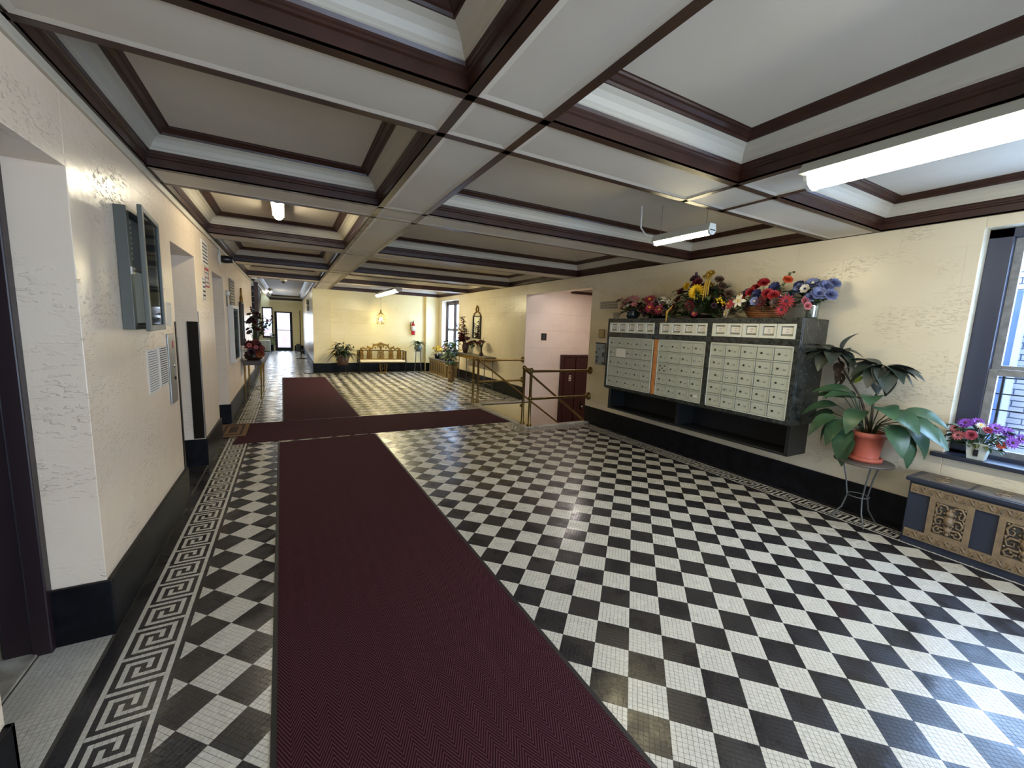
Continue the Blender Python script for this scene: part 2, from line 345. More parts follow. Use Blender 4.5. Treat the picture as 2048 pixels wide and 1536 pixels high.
def thing(name, label, cat, loc=(0, 0, 0), rotz=0, group=None):
    o = bpy.data.objects.new(name, None); COL.objects.link(o); o.location = loc; o.rotation_euler = (0, 0, rotz); o.empty_display_size = 0.1
    return tag(o, label, cat, group)
def struct(o): o['kind'] = 'structure'; return o
def stuff(o): o['kind'] = 'stuff'; return o
def at(d, upv=(0, 0, 1), loc=(0, 0, 0), s=1.0):
    """matrix whose +Y points along d and +Z near upv"""
    y = Vector(d).normalized(); z = Vector(upv); z = z-y*z.dot(y)
    if z.length < 1e-5: z = y.orthogonal()
    z.normalize(); x = y.cross(z)
    M_ = Matrix.Identity(4)
    for i in range(3): M_[i][0] = x[i]*s; M_[i][1] = y[i]*s; M_[i][2] = z[i]*s; M_[i][3] = loc[i]
    return M_
ZS = 2.605       # beam soffit height
XL, XR = -0.40, 5.14
# ================================================================ FLOOR (mosaic)
S = 0.24/math.sqrt(2); T = S/8; PB = 0.0208; Y0 = 1.8276; TH = 0.0010
FX0, FX1 = -0.063, 4.80
PX0, PX1, PY0, PY1 = 3.92, 5.14, 5.73, 7.75          # stair pit
R1 = (FX0, -3.0, FX1, 5.37); R2 = (FX0, 5.37, 3.55, 8.25); R3 = (FX0, 8.25, FX1, 13.9); R4 = (FX0, 13.9, 0.80, 24.5)
RUNNERS = [('main', (0.331, 1.512), (0.266, 6.032), 1.253, -2.9, 6.10), ('cross', None, None, 0, 0, 0), ('far', None, None, 0, 0, 0)]
def clip(poly, ax, val, keep_greater):
    out = []; n = len(poly)
    for i in range(n):
        a, b = poly[i], poly[(i+1) % n]
        ia = (a[ax] >= val) == keep_greater; ib = (b[ax] >= val) == keep_greater
        if ia: out.append(a)
        if ia != ib:
            t = (val-a[ax])/(b[ax]-a[ax]); out.append((a[0]+t*(b[0]-a[0]), a[1]+t*(b[1]-a[1])))
    return out
def clip_rect(poly, R):
    for ax, val, g in ((0, R[0], True), (1, R[1], True), (0, R[2], False), (1, R[3], False)):
        if len(poly) < 3: return []
        poly = clip(poly, ax, val, g)
    return poly if len(poly) > 2 else []
def under_carpet(x, y):
    c = (x > 0.40) & (x < 1.44) & (y < 6.0)
    c |= (x > -0.10) & (x < 3.68) & (y > 6.22) & (y < 7.26)
    c |= (x > 0.38) & (x < 1.20) & (y > 7.4) & (y < 12.9)
    return c
rng = np.random.RandomState(4)
whole = []          # (cx, cy, angle45, white)
cut = MB()          # clipped tiles, material 0 white / 1 black
g = 0.0011
def field_tiles(R):
    a = 1/math.sqrt(2)
    cs = [((x)*a+(y-Y0)*a, -(x)*a+(y-Y0)*a) for x in (R[0], R[2]) for y in (R[1], R[3])]
    m0, m1 = int(min(c[0] for c in cs)/T)-2, int(max(c[0] for c in cs)/T)+2
    n0, n1 = int(min(c[1] for c in cs)/T)-2, int(max(c[1] for c in cs)/T)+2
    mm, nn = np.meshgrid(np.arange(m0, m1), np.arange(n0, n1), indexing='ij'); mm = mm.ravel(); nn = nn.ravel()
    p = (mm+0.5)*T; q = (nn+0.5)*T
    x = (p-q)*a; y = Y0+(p+q)*a
    white = ((np.floor_divide(mm, 8)+np.floor_divide(nn, 8)) % 2) != 0
    e = T*a
    ins = (x-e >= R[0]) & (x+e <= R[2]) & (y-e >= R[1]) & (y+e <= R[3])
    tou = (x+e > R[0]) & (x-e < R[2]) & (y+e > R[1]) & (y-e < R[3]) & ~ins
    uc = under_carpet(x, y)
    k = ins & ~uc
    whole.append(np.stack([x[k], y[k], np.ones(k.sum()), white[k]], 1))
    e2 = (T/2-g/2)*math.sqrt(2)
    for X, Y, W in zip(x[tou & ~uc], y[tou & ~uc], white[tou & ~uc]):
        pl = clip_rect([(X, Y-e2), (X+e2, Y), (X, Y+e2), (X-e2, Y)], R)
        if len(pl) > 2:
            cut.add([(c[0], c[1], TH) for c in pl], [tuple(range(len(pl)))], 0 if W else 1)
R1v = (FX0, 0.0, FX1, 5.37)
field_tiles(R1v); field_tiles(R2)
# Greek key: 9 tiles across, 10 along
GREEK = set()
for c in range(0, 8): GREEK.add((c, 0))
for r in range(0, 7): GREEK.add((7, r))
for c in range(3, 8): GREEK.add((c, 6))
for r in (4, 5, 6): GREEK.add((3, r))
for c in range(1, 9): GREEK.add((c, 8))
for r in range(2, 9): GREEK.add((1, r))
for c in range(1, 6): GREEK.add((c, 2))
for r in (2, 3, 4): GREEK.add((5, r))
def greek_white(col, row): return (col, (-row) % 10) in GREEK
def band_color(c, r):       # 15 tiles from the wall inward
    if c < 3: return False
    if c == 3 or c == 13: return True
    if c == 14: return False
    return greek_white(c-4, r)
flat = MB()                  # distant axis tiles, tops only
def strip(org, along, across, n_along, n_across, fn, real=True, r0=0):
    al, ac = np.array(along, float), np.array(across, float)
    rr, cc = np.meshgrid(np.arange(n_along), np.arange(n_across), indexing='ij'); rr = rr.ravel(); cc = cc.ravel()
    x = org[0]+(rr+.5)*PB*al[0]+(cc+.5)*PB*ac[0]; y = org[1]+(rr+.5)*PB*al[1]+(cc+.5)*PB*ac[1]
    wh = np.array([fn(c, r+r0) for c, r in zip(cc, rr)], float)
    k = ~under_carpet(x, y)
    if real: whole.append(np.stack([x[k], y[k], np.zeros(k.sum()), wh[k]], 1))
    else:
        h = PB/2-0.0003
        for X, Y, W in zip(x[k], y[k], wh[k]):
            flat.add([(X-h, Y-h, TH), (X+h, Y-h, TH), (X+h, Y+h, TH), (X-h, Y+h, TH)], [(0, 1, 2, 3)], 0 if W else 1)
rowA = int(round((2.13-0.0)/PB))        # a bar row lies at y = 2.13
strip((-0.375, 0.9), (0, 1), (1, 0), 350, 15, band_color, True, int(round(0.9/PB))-rowA)
strip((-0.375, 0.9+350*PB), (0, 1), (1, 0), 790, 15, band_color, False, int(round(0.9/PB))-rowA+350)
strip((5.112, 0.0), (0, 1), (-1, 0), 258, 15, band_color, True, 3)
strip((5.112, 8.05), (0, 1), (-1, 0), 290, 15, band_color, False, 3)
strip((FX1+0.312, 5.37), (0, 1), (-1, 0), 12, 15, band_color, True, 261)
# around the stair pit: white line, key, white line, black
def pit_color(c, r): return band_color(14-c if c < 0 else c+3, r)
strip((3.80, 5.37), (0, 1), (-1, 0), 116, 12, pit_color, True, 1)
strip((3.80, 5.62), (1, 0), (0, -1), 48, 12, pit_color, True, 4)
strip((3.55, 7.99), (1, 0), (0, 1), 60, 12, pit_color, False, 4)
strip((3.80, 7.78), (1, 0), (0, 1), 64, 10, lambda c, r: c % 3 == 0, False)
# back wall border and hall right border
strip((1.12, 14.19), (1, 0), (0, -1), 178, 14, band_color, False, 0)
strip((1.10, 14.2), (0, 1), (-1, 0), 490, 14, band_color, False, 0)
# niche floors: plain pale mosaic near the door, dark rows at the far one
strip((-0.640, 1.76), (0, 1), (1, 0), 40, 12, lambda c, r: True, True)
strip((-0.600, 4.39), (0, 1), (1, 0), 47, 10, lambda c, r: False, True)
strip((-0.600, 6.47), (0, 1), (1, 0), 47, 10, lambda c, r: False, False)
A = np.concatenate(whole)
# projected size of each tile from the camera: the 300 that show largest become parts of their own
d = A[:, :2]-np.array([CAM.x, CAM.y]); P3 = np.concatenate([d, np.full((len(d), 1), -CAM.z)], 1)
Rn = np.array([list(right), list(fwd), list(up)])
q = P3 @ Rn.T; u = 1024+F_PX*q[:, 0]/q[:, 1]; v = 768-F_PX*q[:, 2]/q[:, 1]
vis = (q[:, 1] > 0.1) & (u > -30) & (u < 2078) & (v > 0) & (v < 1566)
size = np.where((u > 4) & (u < 2044) & (v < 1532) & (q[:, 1] > 0.1), CAM.z/np.maximum(q[:, 1], .1)**3, 0)
big = np.argsort(-size)[:300]; keep = vis.copy(); keep[big] = False
def np_tiles(B, name, m, parent):
    n = len(B)
    ang = np.where(B[:, 2] > 0, math.pi/4, 0) + rng.normal(0, 0.012, n); hs = np.where(B[:, 2] > 0, T, PB)/2-g/2
    hs = hs*(1+rng.uniform(-0.03, 0.0, n))
    c, s_ = np.cos(ang)*hs, np.sin(ang)*hs
    tx, ty = rng.normal(0, 0.0035, n), rng.normal(0, 0.0035, n)
    V = np.zeros((n, 8, 3))
    for k, (a, b) in enumerate(((-1, -1), (1, -1), (1, 1), (-1, 1))):
        ox, oy = a*c-b*s_, a*s_+b*c
        V[:, k, 0] = B[:, 0]+ox; V[:, k, 1] = B[:, 1]+oy; V[:, k, 2] = TH+ox*tx+oy*ty
        V[:, 4+k, 0] = B[:, 0]+ox; V[:, 4+k, 1] = B[:, 1]+oy; V[:, 4+k, 2] = 0.0
    near = np.hypot(B[:, 0]-CAM.x, B[:, 1]-CAM.y) < 4.5
    F_top = np.array([[0, 1, 2, 3]]); F_side = np.array([[4, 5, 1, 0], [5, 6, 2, 1], [6, 7, 3, 2], [7, 4, 0, 3]])
    idx = (np.arange(n)*8)[:, None, None]
    F = np.concatenate([(idx+F_top).reshape(-1, 4), (idx[near]+F_side).reshape(-1, 4)])
    me = bpy.data.meshes.new(name); me.vertices.add(n*8); me.vertices.foreach_set('co', V.ravel())
    me.loops.add(F.size); me.loops.foreach_set('vertex_index', F.ravel().astype(np.int32))
    me.polygons.add(len(F)); me.polygons.foreach_set('loop_start', np.arange(0, F.size, 4, dtype=np.int32)); me.polygons.foreach_set('loop_total', np.full(len(F), 4, dtype=np.int32))
    me.materials.append(m); me.polygons.foreach_set('use_smooth', np.zeros(len(F), dtype=bool)); me.update(); me.validate()
    return stuff(link(name, me, parent))
fl = MB()      # bedding with a hole for the stair pit
for r in ((-0.66, -3.0, XR, PY0), (-0.66, PY0, PX0, PY1+0.0), (-0.66, PY1, XR, 14.35), (-1.7, 14.35, 1.12, 24.6)):
    fl.box(r[0], r[1], -0.02, r[2], r[3], 0.0)
fl.box(XR, -3.0, -0.02, XR+0.02, PY0, 0.0)
floor = struct(fl.build('floor', GROUT))
np_tiles(A[keep & (A[:, 3] > 0)], 'pale_mosaic', TILEW, floor)
np_tiles(A[keep & (A[:, 3] == 0)], 'black_mosaic', TILEB, floor)
tm = {}
for dg in (0, 1):
    for wh in (0, 1):
        h = (T if dg else PB)/2-g/2; b = MB()
        b.add([(-h, -h, 0), (h, -h, 0), (h, h, 0), (-h, h, 0), (-h+.0006, -h+.0006, TH), (h-.0006, -h+.0006, TH), (h-.0006, h-.0006, TH), (-h+.0006, h-.0006, TH)],
              [(4, 5, 6, 7), (0, 1, 5, 4), (1, 2, 6, 5), (2, 3, 7, 6), (3, 0, 4, 7)])
        tm[dg, wh] = b.mesh('mosaic_tile', TILEW if wh else TILEB)
for k in big:
    X, Y, dg, wh = A[k]
    o = link('mosaic_tile', tm[int(dg), int(wh)], floor); o.location = (X, Y, 0); o.rotation_euler = (rng.normal(0, .0035), rng.normal(0, .0035), math.pi/4*dg)
stuff(cut.build('cut_mosaic_edge', [TILEW, TILEB], floor)); stuff(flat.build('border_mosaic', [TILEW, TILEB], floor))
fw, fb = MB(), MB()
for R in (R3, R4):
    a = 1/math.sqrt(2)
    for i in range(-40, 160):
        for j in range(-40, 160):
            p, q_ = (i+.5)*S, (j+.5)*S; x, y = (p-q_)*a, Y0+(p+q_)*a
            if x < R[0]-.13 or x > R[2]+.13 or y < R[1]-.13 or y > R[3]+.13 or under_carpet(np.float64(x), np.float64(y)): continue
            pl = clip_rect([(x, y-.12), (x+.12, y), (x, y+.12), (x-.12, y)], R)
            if len(pl) > 2: (fw if (i+j) % 2 else fb).add([(c[0], c[1], TH) for c in pl], [tuple(range(len(pl)))])
stuff(fw.build('far_pale_mosaic', FARW, floor)); stuff(fb.build('far_black_mosaic', FARB, floor))
# marble sill around the stair pit and the door threshold
b = MB(); b.box(3.80, 5.62, 0, PX0, 7.87, 0.018); b.box(PX0, 5.62, 0, 5.14, PY0, 0.018); b.box(PX0, PY1, 0, 5.14, 7.87, 0.018)
b.build('marble_sill', MARBLEW, floor, bevel=0.004)
b = MB(); b.box(-0.95, 1.70, 0, -0.645, 2.62, 0.014); b.build('door_threshold', MARBLEW, floor, bevel=0.003)
# ================================================================ WALLS
def wallbox(name, segs, m, bev=0):
    b = MB()
    for s_ in segs: b.box(*s_)
    return struct(b.build(name, m, bevel=bev))
LT = -0.95
wallbox('wall_left', [(LT, -3.0, 0, XL, 1.76, 3.0), (LT, 2.60, 0, XL, 4.39, 3.0), (LT, 5.38, 0, XL, 6.47, 3.0), (LT, 7.47, 0, XL, 12.82, 3.0),
                      (LT, 1.76, 2.235, XL, 2.60, 3.0), (LT, 4.39, 2.215, XL, 5.38, 3.0), (LT, 6.47, 2.185, XL, 7.47, 3.0)], WALLL, 0.003)
W1Y0, W1Y1, W1Z0, W1Z1 = -0.35, 1.15, 0.745, 2.52
W2Y0, W2Y1, W2Z0, W2Z1 = 12.25, 13.85, 0.75, 2.46
wr = MB()
for s_ in [(XR, -3.0, 0, 5.52, W1Y0, 3.0), (XR, W1Y1, 0, 5.52, 5.78, 3.0), (XR, W1Y0, 0, 5.52, W1Y1, W1Z0), (XR, W1Y0, W1Z1, 5.52, W1Y1, 3.0),
           (XR, 5.78, 2.385, 5.34, 8.05, 3.0), (XR, 8.05, -.08, 5.52, W2Y0, 3.0), (XR, W2Y0, 0, 5.52, W2Y1, W2Z0), (XR, W2Y0, W2Z1, 5.52, W2Y1, 3.0), (XR, W2Y1, 0, 5.52, 14.6, 3.0)]:
    wr.box(*s_)
struct(wr.build('wall_right', WALL, bevel=0.004))
struct(MB().box(5.52, 5.60, -1.1, 7.4, 5.78, 3.0).box(5.14, 5.60, -1.1, 5.52, 5.729, -0.001).build('wall_stair_near', PINK))
struct(MB().box(5.143, 8.044, -1.1, 7.4, 8.2, 3.0).build('wall_stair_far', PINK))
struct(MB().box(7.3, 5.78, -1.1, 7.4, 8.05, 3.0).build('wall_stair_end', PINK))
struct(MB().box(PX0, PY1, -1.1, 5.139, 8.2, -0.021).box(3.80, 5.60, -1.1, PX0, 8.2, -0.021).box(PX0, 5.55, -1.1, 5.139, PY0, -0.021).build('wall_stair_pit', WALLX))
struct(MB().box(5.34, 5.78, 2.66, 7.4, 8.05, 2.8).build('ceiling_stair', CEIL))
struct(MB().box(6.35, 7.99, 2.50, 7.3, 8.05, 2.56).build('trim_stair', WOOD))
struct(MB().box(1.60, 14.32, 0, 4.68, 14.5, 3.0).box(1.10, 14.2, 0, 1.60, 14.5, 3.0).box(4.68, 14.2, 0, XR, 14.5, 3.0).build('wall_back', WALLX, bevel=0.006))
struct(MB().box(1.10, 14.5, 0, 1.30, 24.5, 3.0).build('wall_hall_right', WALL))
DX0, DX1, DZ1 = -0.20, 0.60, 2.02
VX0, VX1 = -0.74, -0.28
struct(MB().box(-1.9, 24.5, 0, VX0, 24.7, 3.0).box(VX0, 24.5, 0, VX1, 24.7, 0.70).box(VX0, 24.5, 2.22, VX1, 24.7, 3.0).box(VX1, 24.5, 0, DX0, 24.7, 3.0)
       .box(DX0, 24.5, DZ1, DX1, 24.7, 3.0).box(DX1, 24.5, 0, 1.30, 24.7, 3.0).build('wall_hall_end', WALLX))
struct(MB().box(-1.9, 12.82, 0, -1.7, 24.6, 3.0).box(-1.9, 12.62, 0, LT, 12.82, 3.0).build('wall_hall_left', WALL))
struct(MB().box(-1.0, -3.12, 0, 0.6, -3.0, 3.0).box(4.0, -3.12, 0, 5.52, -3.0, 3.0).box(0.6, -3.12, 2.3, 4.0, -3.0, 3.0).build('wall_front', WALL))
# black marble baseboards
BH = 0.292
def base(name, segs):
    b = MB()
    for x0, y0, x1, y1 in segs: b.box(x0, y0, 0, x1, y1, BH)
    return struct(b.build(name, MARBLEBLK, bevel=0.004))
bt = 0.022
base('baseboard_left', [(XL, -3, XL+bt, 1.76), (-0.60, 1.76, XL+bt, 1.76-bt), (XL, 2.60, XL+bt, 4.39), (-0.61, 2.60-bt, XL+bt, 2.60), (XL, 5.38, XL+bt, 6.47), (-0.60, 5.38-bt, XL+bt, 5.38),
                        (XL, 7.47, XL+bt, 12.82), (-0.60, 7.47-bt, XL+bt, 7.47)])
base('baseboard_right', [(XR-bt, -3, XR, 5.76), (XR-bt, 8.05, XR, 14.2)])
base('baseboard_back', [(1.10, 14.2-bt, 1.60, 14.2), (1.60, 14.32-bt, 4.68, 14.32), (4.68, 14.2-bt, XR-bt, 14.2), (1.60, 14.2, 1.60+bt, 14.32)])
base('baseboard_hall', [(DX1+.08, 24.5-bt, 1.10, 24.5), (-0.75, 24.5-bt, DX0-.08, 24.5), (1.10-bt, 14.2, 1.10, 24.5)])
# raceway moulding under the ceiling of the left wall
struct(MB().box(XL, -3, 2.548, XL+0.018, 12.8, 2.572).box(XL, -3, 2.572, XL+0.008, 12.8, ZS).build('trim_left', FRIEZE, bevel=0.003))
# ================================================================ CEILING with coffers
PROFW = [(0.0, 0.0), (0.0, 0.062), (0.010, 0.068), (0.010, 0.078), (0.017, 0.084), (0.017, 0.094), (0.024, 0.108)]
PROFC = [(0.024, 0.108), (0.030, 0.112), (0.030, 0.120), (0.036, 0.126), (0.040, 0.130), (0.052, 0.156), (0.072, 0.178), (0.100, 0.192)]
PROFI = [(0.100, 0.192), (0.108, 0.192), (0.112, 0.204), (0.122, 0.208), (0.138, 0.222), (0.150, 0.226), (0.155, 0.234), (0.166, 0.238)]
def ring(prof, R, m=0):
    b = MB(); x0, y0, x1, y1 = R
    vs = []
    for a, z in prof: vs += [(x0+a, y0+a, ZS+z), (x1-a, y0+a, ZS+z), (x1-a, y1-a, ZS+z), (x0+a, y1-a, ZS+z)]
    fs = [(i*4+j, i*4+(j+1) % 4, (i+1)*4+(j+1) % 4, (i+1)*4+j) for i in range(len(prof)-1) for j in range(4)]
    return b.add(vs, fs, m)
BYs = [(-0.65, -0.20), (1.785, 2.235), (3.79, 4.215), (6.22, 6.63), (8.86, 9.32), (11.42, 11.86)]
YF = 14.32
BX = (1.14, 1.575); B2 = (3.03, 3.507)
coff = []
for i in range(5): coff.append((XL+.02, BYs[i][1], BX[0], BYs[i+1][0]))
coff.append((BX[1], BYs[0][1], B2[0], BYs[1][0])); coff.append((B2[1], BYs[0][1], XR-.02, BYs[1][0]))
for i in range(1, 5): coff.append((BX[1], BYs[i][1], XR-.02, BYs[i+1][0]))
coff.append((BX[1], BYs[5][1], XR-.02, 14.18))
hallc = (XL+.02, 12.05, 1.08, 24.48)
coff.append(hallc)
# soffit slab strips between coffers (above panels)
b = MB()
SZ = ZS+0.008
b.box(-1.0, -3.1, ZS, 5.5, -0.65, 3.0)
G_ = 0.006       # the slabs stop short of the mouldings that clad them
for (a0, a1) in BYs: b.box(-1.0, a0+G_, SZ, 5.5, a1-G_, 3.0)
b.box(BX[0]+G_, BYs[0][1], SZ, BX[1]-G_, 14.2, 3.0); b.box(B2[0]+G_, BYs[0][1], SZ, B2[1]-G_, BYs[1][0], 3.0)
b.box(-1.0, -0.2, SZ, XL+.014, 12.82, 3.0); b.box(XR-.014, -0.2, SZ, 5.5, 14.6, 3.0); b.box(BX[1], 14.186, SZ, XR, 14.6, 3.0); b.box(1.086, 14.2, SZ, 1.5, 24.6, 3.0)
b.box(XL, 11.86, SZ, BX[0], 12.05-G_, 3.0); b.box(1.10+G_, 12.05, SZ, BX[0]+.1, 14.2, 3.0)
ceiling = struct(b.build('ceiling', CEIL))
b = MB(); b.box(-1.9, 12.82, 2.97, XL, 24.6, 3.05); b.build('stair_ceiling', CEIL, ceiling)
for R in coff:
    c = ring(PROFC, R)
    zt = ZS+0.237; x0, y0, x1, y1 = R; a = 0.158
    c.add([(x0+a, y0+a, zt), (x1-a, y0+a, zt), (x1-a, y1-a, zt), (x0+a, y1-a, zt)], [(0, 3, 2, 1)], 1)
    co = c.build('coffer', [FRIEZE, CEIL], ceiling)
    ring(PROFW, R).build('wood_molding', WOOD, co); ring(PROFI, R).build('inner_wood_molding', WOOD, co)
# wood edge strips on the soffits, and the slightly dished plaster panels between them
SW = 0.046
def hstrip(y, x0, x1): return (x0, y, x1, y+SW) 
ws = []
def frame_strips(x0, y0, x1, y1):
    """beam soffit rectangle edges as wood strips"""
    return
for (a0, a1) in BYs:
    ws += [(XL, a0, XR, a0+SW), (XL, a1-SW, XR, a1)]
ws += [(BX[0], BYs[0][1], BX[0]+SW, 4.2), (BX[1]-SW, BYs[0][1], BX[1], 4.2), (BX[0], 4.2, BX[0]+SW, 14.2), (BX[1]-SW, 4.2, BX[1], 14.2), (B2[0], BYs[0][1], B2[0]+SW, BYs[1][1]), (B2[1]-SW, BYs[0][1], B2[1], BYs[1][1])]
ws += [(XL, BYs[0][1], XL+0.02, 12.05), (XR-0.02, BYs[0][1], XR, 14.2)]
def panel(x0, y0, x1, y1):
    e = 0.030; z0, z1 = ZS+0.002, ZS+0.0075
    pb = MB(); pb.add([(x0, y0, z0), (x1, y0, z0), (x1, y1, z0), (x0, y1, z0), (x0+e, y0+e, z1), (x1-e, y0+e, z1), (x1-e, y1-e, z1), (x0+e, y1-e, z1)],
           [(4, 7, 6, 5), (0, 4, 5, 1), (1, 5, 6, 2), (2, 6, 7, 3), (3, 7, 4, 0)])
    pb.build('soffit_panel', CEIL, ceiling)
for i, s_ in enumerate(ws):
    MB().box(s_[0], s_[1], ZS-0.001, s_[2], s_[3], ZS+0.012).build('soffit_strip', STRIPP if (i == 4 or 6 <= i <= 11 or i in (14, 15)) else WOOD, ceiling)
xs_a = [(XL+.03, BX[0]), (BX[0]+SW, BX[1]-SW), (BX[1], XR-.03)]
for k, (a0, a1) in enumerate(BYs):
    if a0 < -0.6: continue
    xs = [(XL+.03, BX[0]), (BX[0]+SW, BX[1]-SW), (BX[1], B2[0]), (B2[0]+SW, B2[1]-SW), (B2[1], XR-.03)] if k == 1 else xs_a
    for x0, x1 in xs: panel(x0, a0+SW, x1, a1-SW)
for k in range(5): panel(BX[0]+SW, BYs[k][1], BX[1]-SW, BYs[k+1][0])
panel(BX[0]+SW, BYs[5][1], BX[1]-SW, 14.2); panel(B2[0]+SW, BYs[0][1], B2[1]-SW, BYs[1][0])
# ================================================================ WINDOWS AND DOORS
def slab(name, x0, y0, z0, x1, y1, z1, m, parent, bevel=0): return MB().box(x0, y0, z0, x1, y1, z1).build(name, m, parent, bevel=bevel)
# near window in the right wall: two casements side by side in a painted frame
win = struct(MB().box(5.26, W1Y0, W1Z0, 5.36, W1Y0+.12, W1Z1).box(5.26, W1Y1-.13, W1Z0, 5.36, W1Y1, W1Z1).box(5.26, W1Y0, W1Z1-.07, 5.36, W1Y1, W1Z1)
             .box(5.26, W1Y0, W1Z0, 5.36, W1Y1, W1Z0+.03).build('window_1', WINFR, bevel=0.004))
ya, yb, za, zb, zm = W1Y0+.12, W1Y1-.13, W1Z0+.03, W1Z1-.07, 1.43
def sash(name, y0, y1, z0, z1, x, t, parent, m=SASH):
    b = MB(); b.box(x, y0, z0, x+.035, y0+t, z1).box(x, y1-t, z0, x+.035, y1, z1).box(x, y0+t, z0, x+.035, y1-t, z0+t).box(x, y0+t, z1-t, x+.035, y1-t, z1)
    return b.build(name, m, parent, bevel=0.003)
ym = (ya+yb)/2
s1 = sash('upper_sash', ya, yb, zm, zb, 5.315, .05, win); slab('glass_pane', 5.335, ya+.05, zm+.05, 5.339, ym-.015, zb-.05, GLASS, s1); slab('glass_pane', 5.335, ym+.015, zm+.05, 5.339, yb-.05, zb-.05, GLASS, s1)
slab('sash_bar', 5.32, ym-.015, zm+.05, 5.345, ym+.015, zb-.05, SASH, s1)
s2 = sash('lower_sash', ya, yb, za, zm+.02, 5.275, .05, win); slab('glass_pane', 5.295, ya+.05, za+.05, 5.299, ym-.015, zm-.03, GLASS, s2); slab('glass_pane', 5.295, ym+.015, za+.05, 5.299, yb-.05, zm-.03, GLASS, s2)
slab('sash_bar', 5.28, ym-.015, za+.05, 5.305, ym+.015, zm-.03, SASH, s2)
slab('window_sill', 5.06, W1Y0-.1, W1Z0-.03, 5.27, W1Y1+.06, W1Z0+.004, NAVY, win, 0.005)
gr = MB()
for k in range(5): gr.tube([(5.46, W1Y0, .86+.13*k), (5.46, W1Y1, .86+.13*k)], .006, 6)
for k in range(4): gr.tube([(5.46, W1Y0+.18+.38*k, .76), (5.46, W1Y0+.18+.38*k, 1.44)], .011, 6)
grl = gr.build('window_guard', DKIRON); tag(grl, 'dark iron guard bars outside the near right window', 'window guard')
# far window with frosted panes, two sashes divided by a mullion
win2 = struct(MB().box(5.30, W2Y0, W2Z0, 5.42, W2Y0+.09, W2Z1).box(5.30, W2Y1-.09, W2Z0, 5.42, W2Y1, W2Z1).box(5.30, W2Y0, W2Z1-.09, 5.42, W2Y1, W2Z1)
              .box(5.30, W2Y0, W2Z0, 5.42, W2Y1, W2Z0+.06).box(5.30, 12.98, W2Z0, 5.44, 13.12, W2Z1).build('window_2', mat('brown_window_paint', srgb(58, 40, 34), .4), bevel=0.004))
for (a, b_) in ((W2Y0+.09, 12.98), (13.12, W2Y1-.09)):
    for (c, d_) in ((W2Z0+.06, 1.50), (1.50, W2Z1-.09)):
        q = sash('window_sash', a, b_, c, d_, 5.33, .045, win2); slab('glass_pane', 5.345, a+.045, c+.045, 5.35, b_-.045, d_-.045, FROST, q)
slab('window_sill', 5.1, W2Y0-.03, W2Z0-.03, 5.32, W2Y1+.03, W2Z0+.004, NAVY, win2)
# hall end: glazed door and a side window
dr = struct(MB().box(DX0, 24.46, 0.0, DX0+.06, 24.62, DZ1).box(DX1-.06, 24.46, 0.0, DX1, 24.62, DZ1).box(DX0, 24.46, DZ1-.06, DX1, 24.62, DZ1).build('door_1', DKIRON))
slab('door_stile', DX0+.06, 24.52, 0, DX0+.11, 24.57, DZ1-.06, DKIRON, dr); slab('door_stile', DX1-.11, 24.52, 0, DX1-.06, 24.57, DZ1-.06, DKIRON, dr)
slab('bottom_rail', DX0+.11, 24.52, 0, DX1-.11, 24.57, .17, DKIRON, dr); slab('push_bar', DX0+.08, 24.49, 1.06, DX1-.08, 24.52, 1.085, DKIRON, dr)
slab('glass_pane', DX0+.11, 24.54, .17, DX1-.11, 24.545, DZ1-.06, GLASS, dr)
w3 = struct(MB().box(VX0, 24.46, .70, VX0+.05, 24.62, 2.22).box(VX1-.05, 24.46, .70, VX1, 24.62, 2.22).box(VX0, 24.46, 2.15, VX1, 24.62, 2.22).box(VX0, 24.46, .70, VX1, 24.62, .76).box(VX0, 24.5, 1.46, VX1, 24.56, 1.49).build('window_3', DKIRON))
slab('glass_pane', VX0+.05, 24.54, .76, VX1-.05, 24.545, 2.15, GLASS, w3)
slab('window_sill', VX0-.02, 24.38, .67, VX1+.06, 24.5, .70, DKIRON, w3)
# door beside the camera on the left (frame seen edge-on)
d2 = struct(MB().box(-0.66, 1.76, 0, -0.592, 1.80, 2.235).box(-0.66, 2.545, 0, -0.592, 2.60, 2.235).box(-0.66, 1.80, 2.17, -0.592, 2.545, 2.235)
            .box(-0.76, 2.56, 0, -0.66, 2.60, 2.235).build('door_2', DOORPL, bevel=0.006))
slab('door_leaf', -0.93, 2.50, 0.02, -0.89, 2.56, 2.2, DOORPL, d2); slab('door_leaf', -0.86, 1.80, 0.02, -0.82, 2.50, 2.2, DOORPL, d2)
slab('door_jamb', -0.82, 2.555, 0.0, -0.765, 2.60, 2.2, STONE, d2)
d3 = struct(MB().box(-0.68, 4.39, 0, -0.60, 4.46, 2.215).box(-0.68, 5.30, 0, -0.60, 5.38, 2.215).box(-0.68, 4.46, 2.13, -0.60, 5.30, 2.215).build('door_3', BRONZE))
slab('door_leaf', -0.67, 4.46, 0.01, -0.63, 4.88, 2.13, BRONZE, d3); slab('door_leaf', -0.67, 4.885, 0.01, -0.63, 5.30, 2.13, BRONZE, d3)
d4 = struct(MB().box(-0.68, 6.47, 0, -0.60, 6.53, 2.185).box(-0.68, 7.41, 0, -0.60, 7.47, 2.185).box(-0.68, 6.53, 2.12, -0.60, 7.41, 2.185).build('door_4', WOOD))
slab('door_leaf', -0.67, 6.53, 0.01, -0.63, 7.41, 2.12, MAROON, d4)
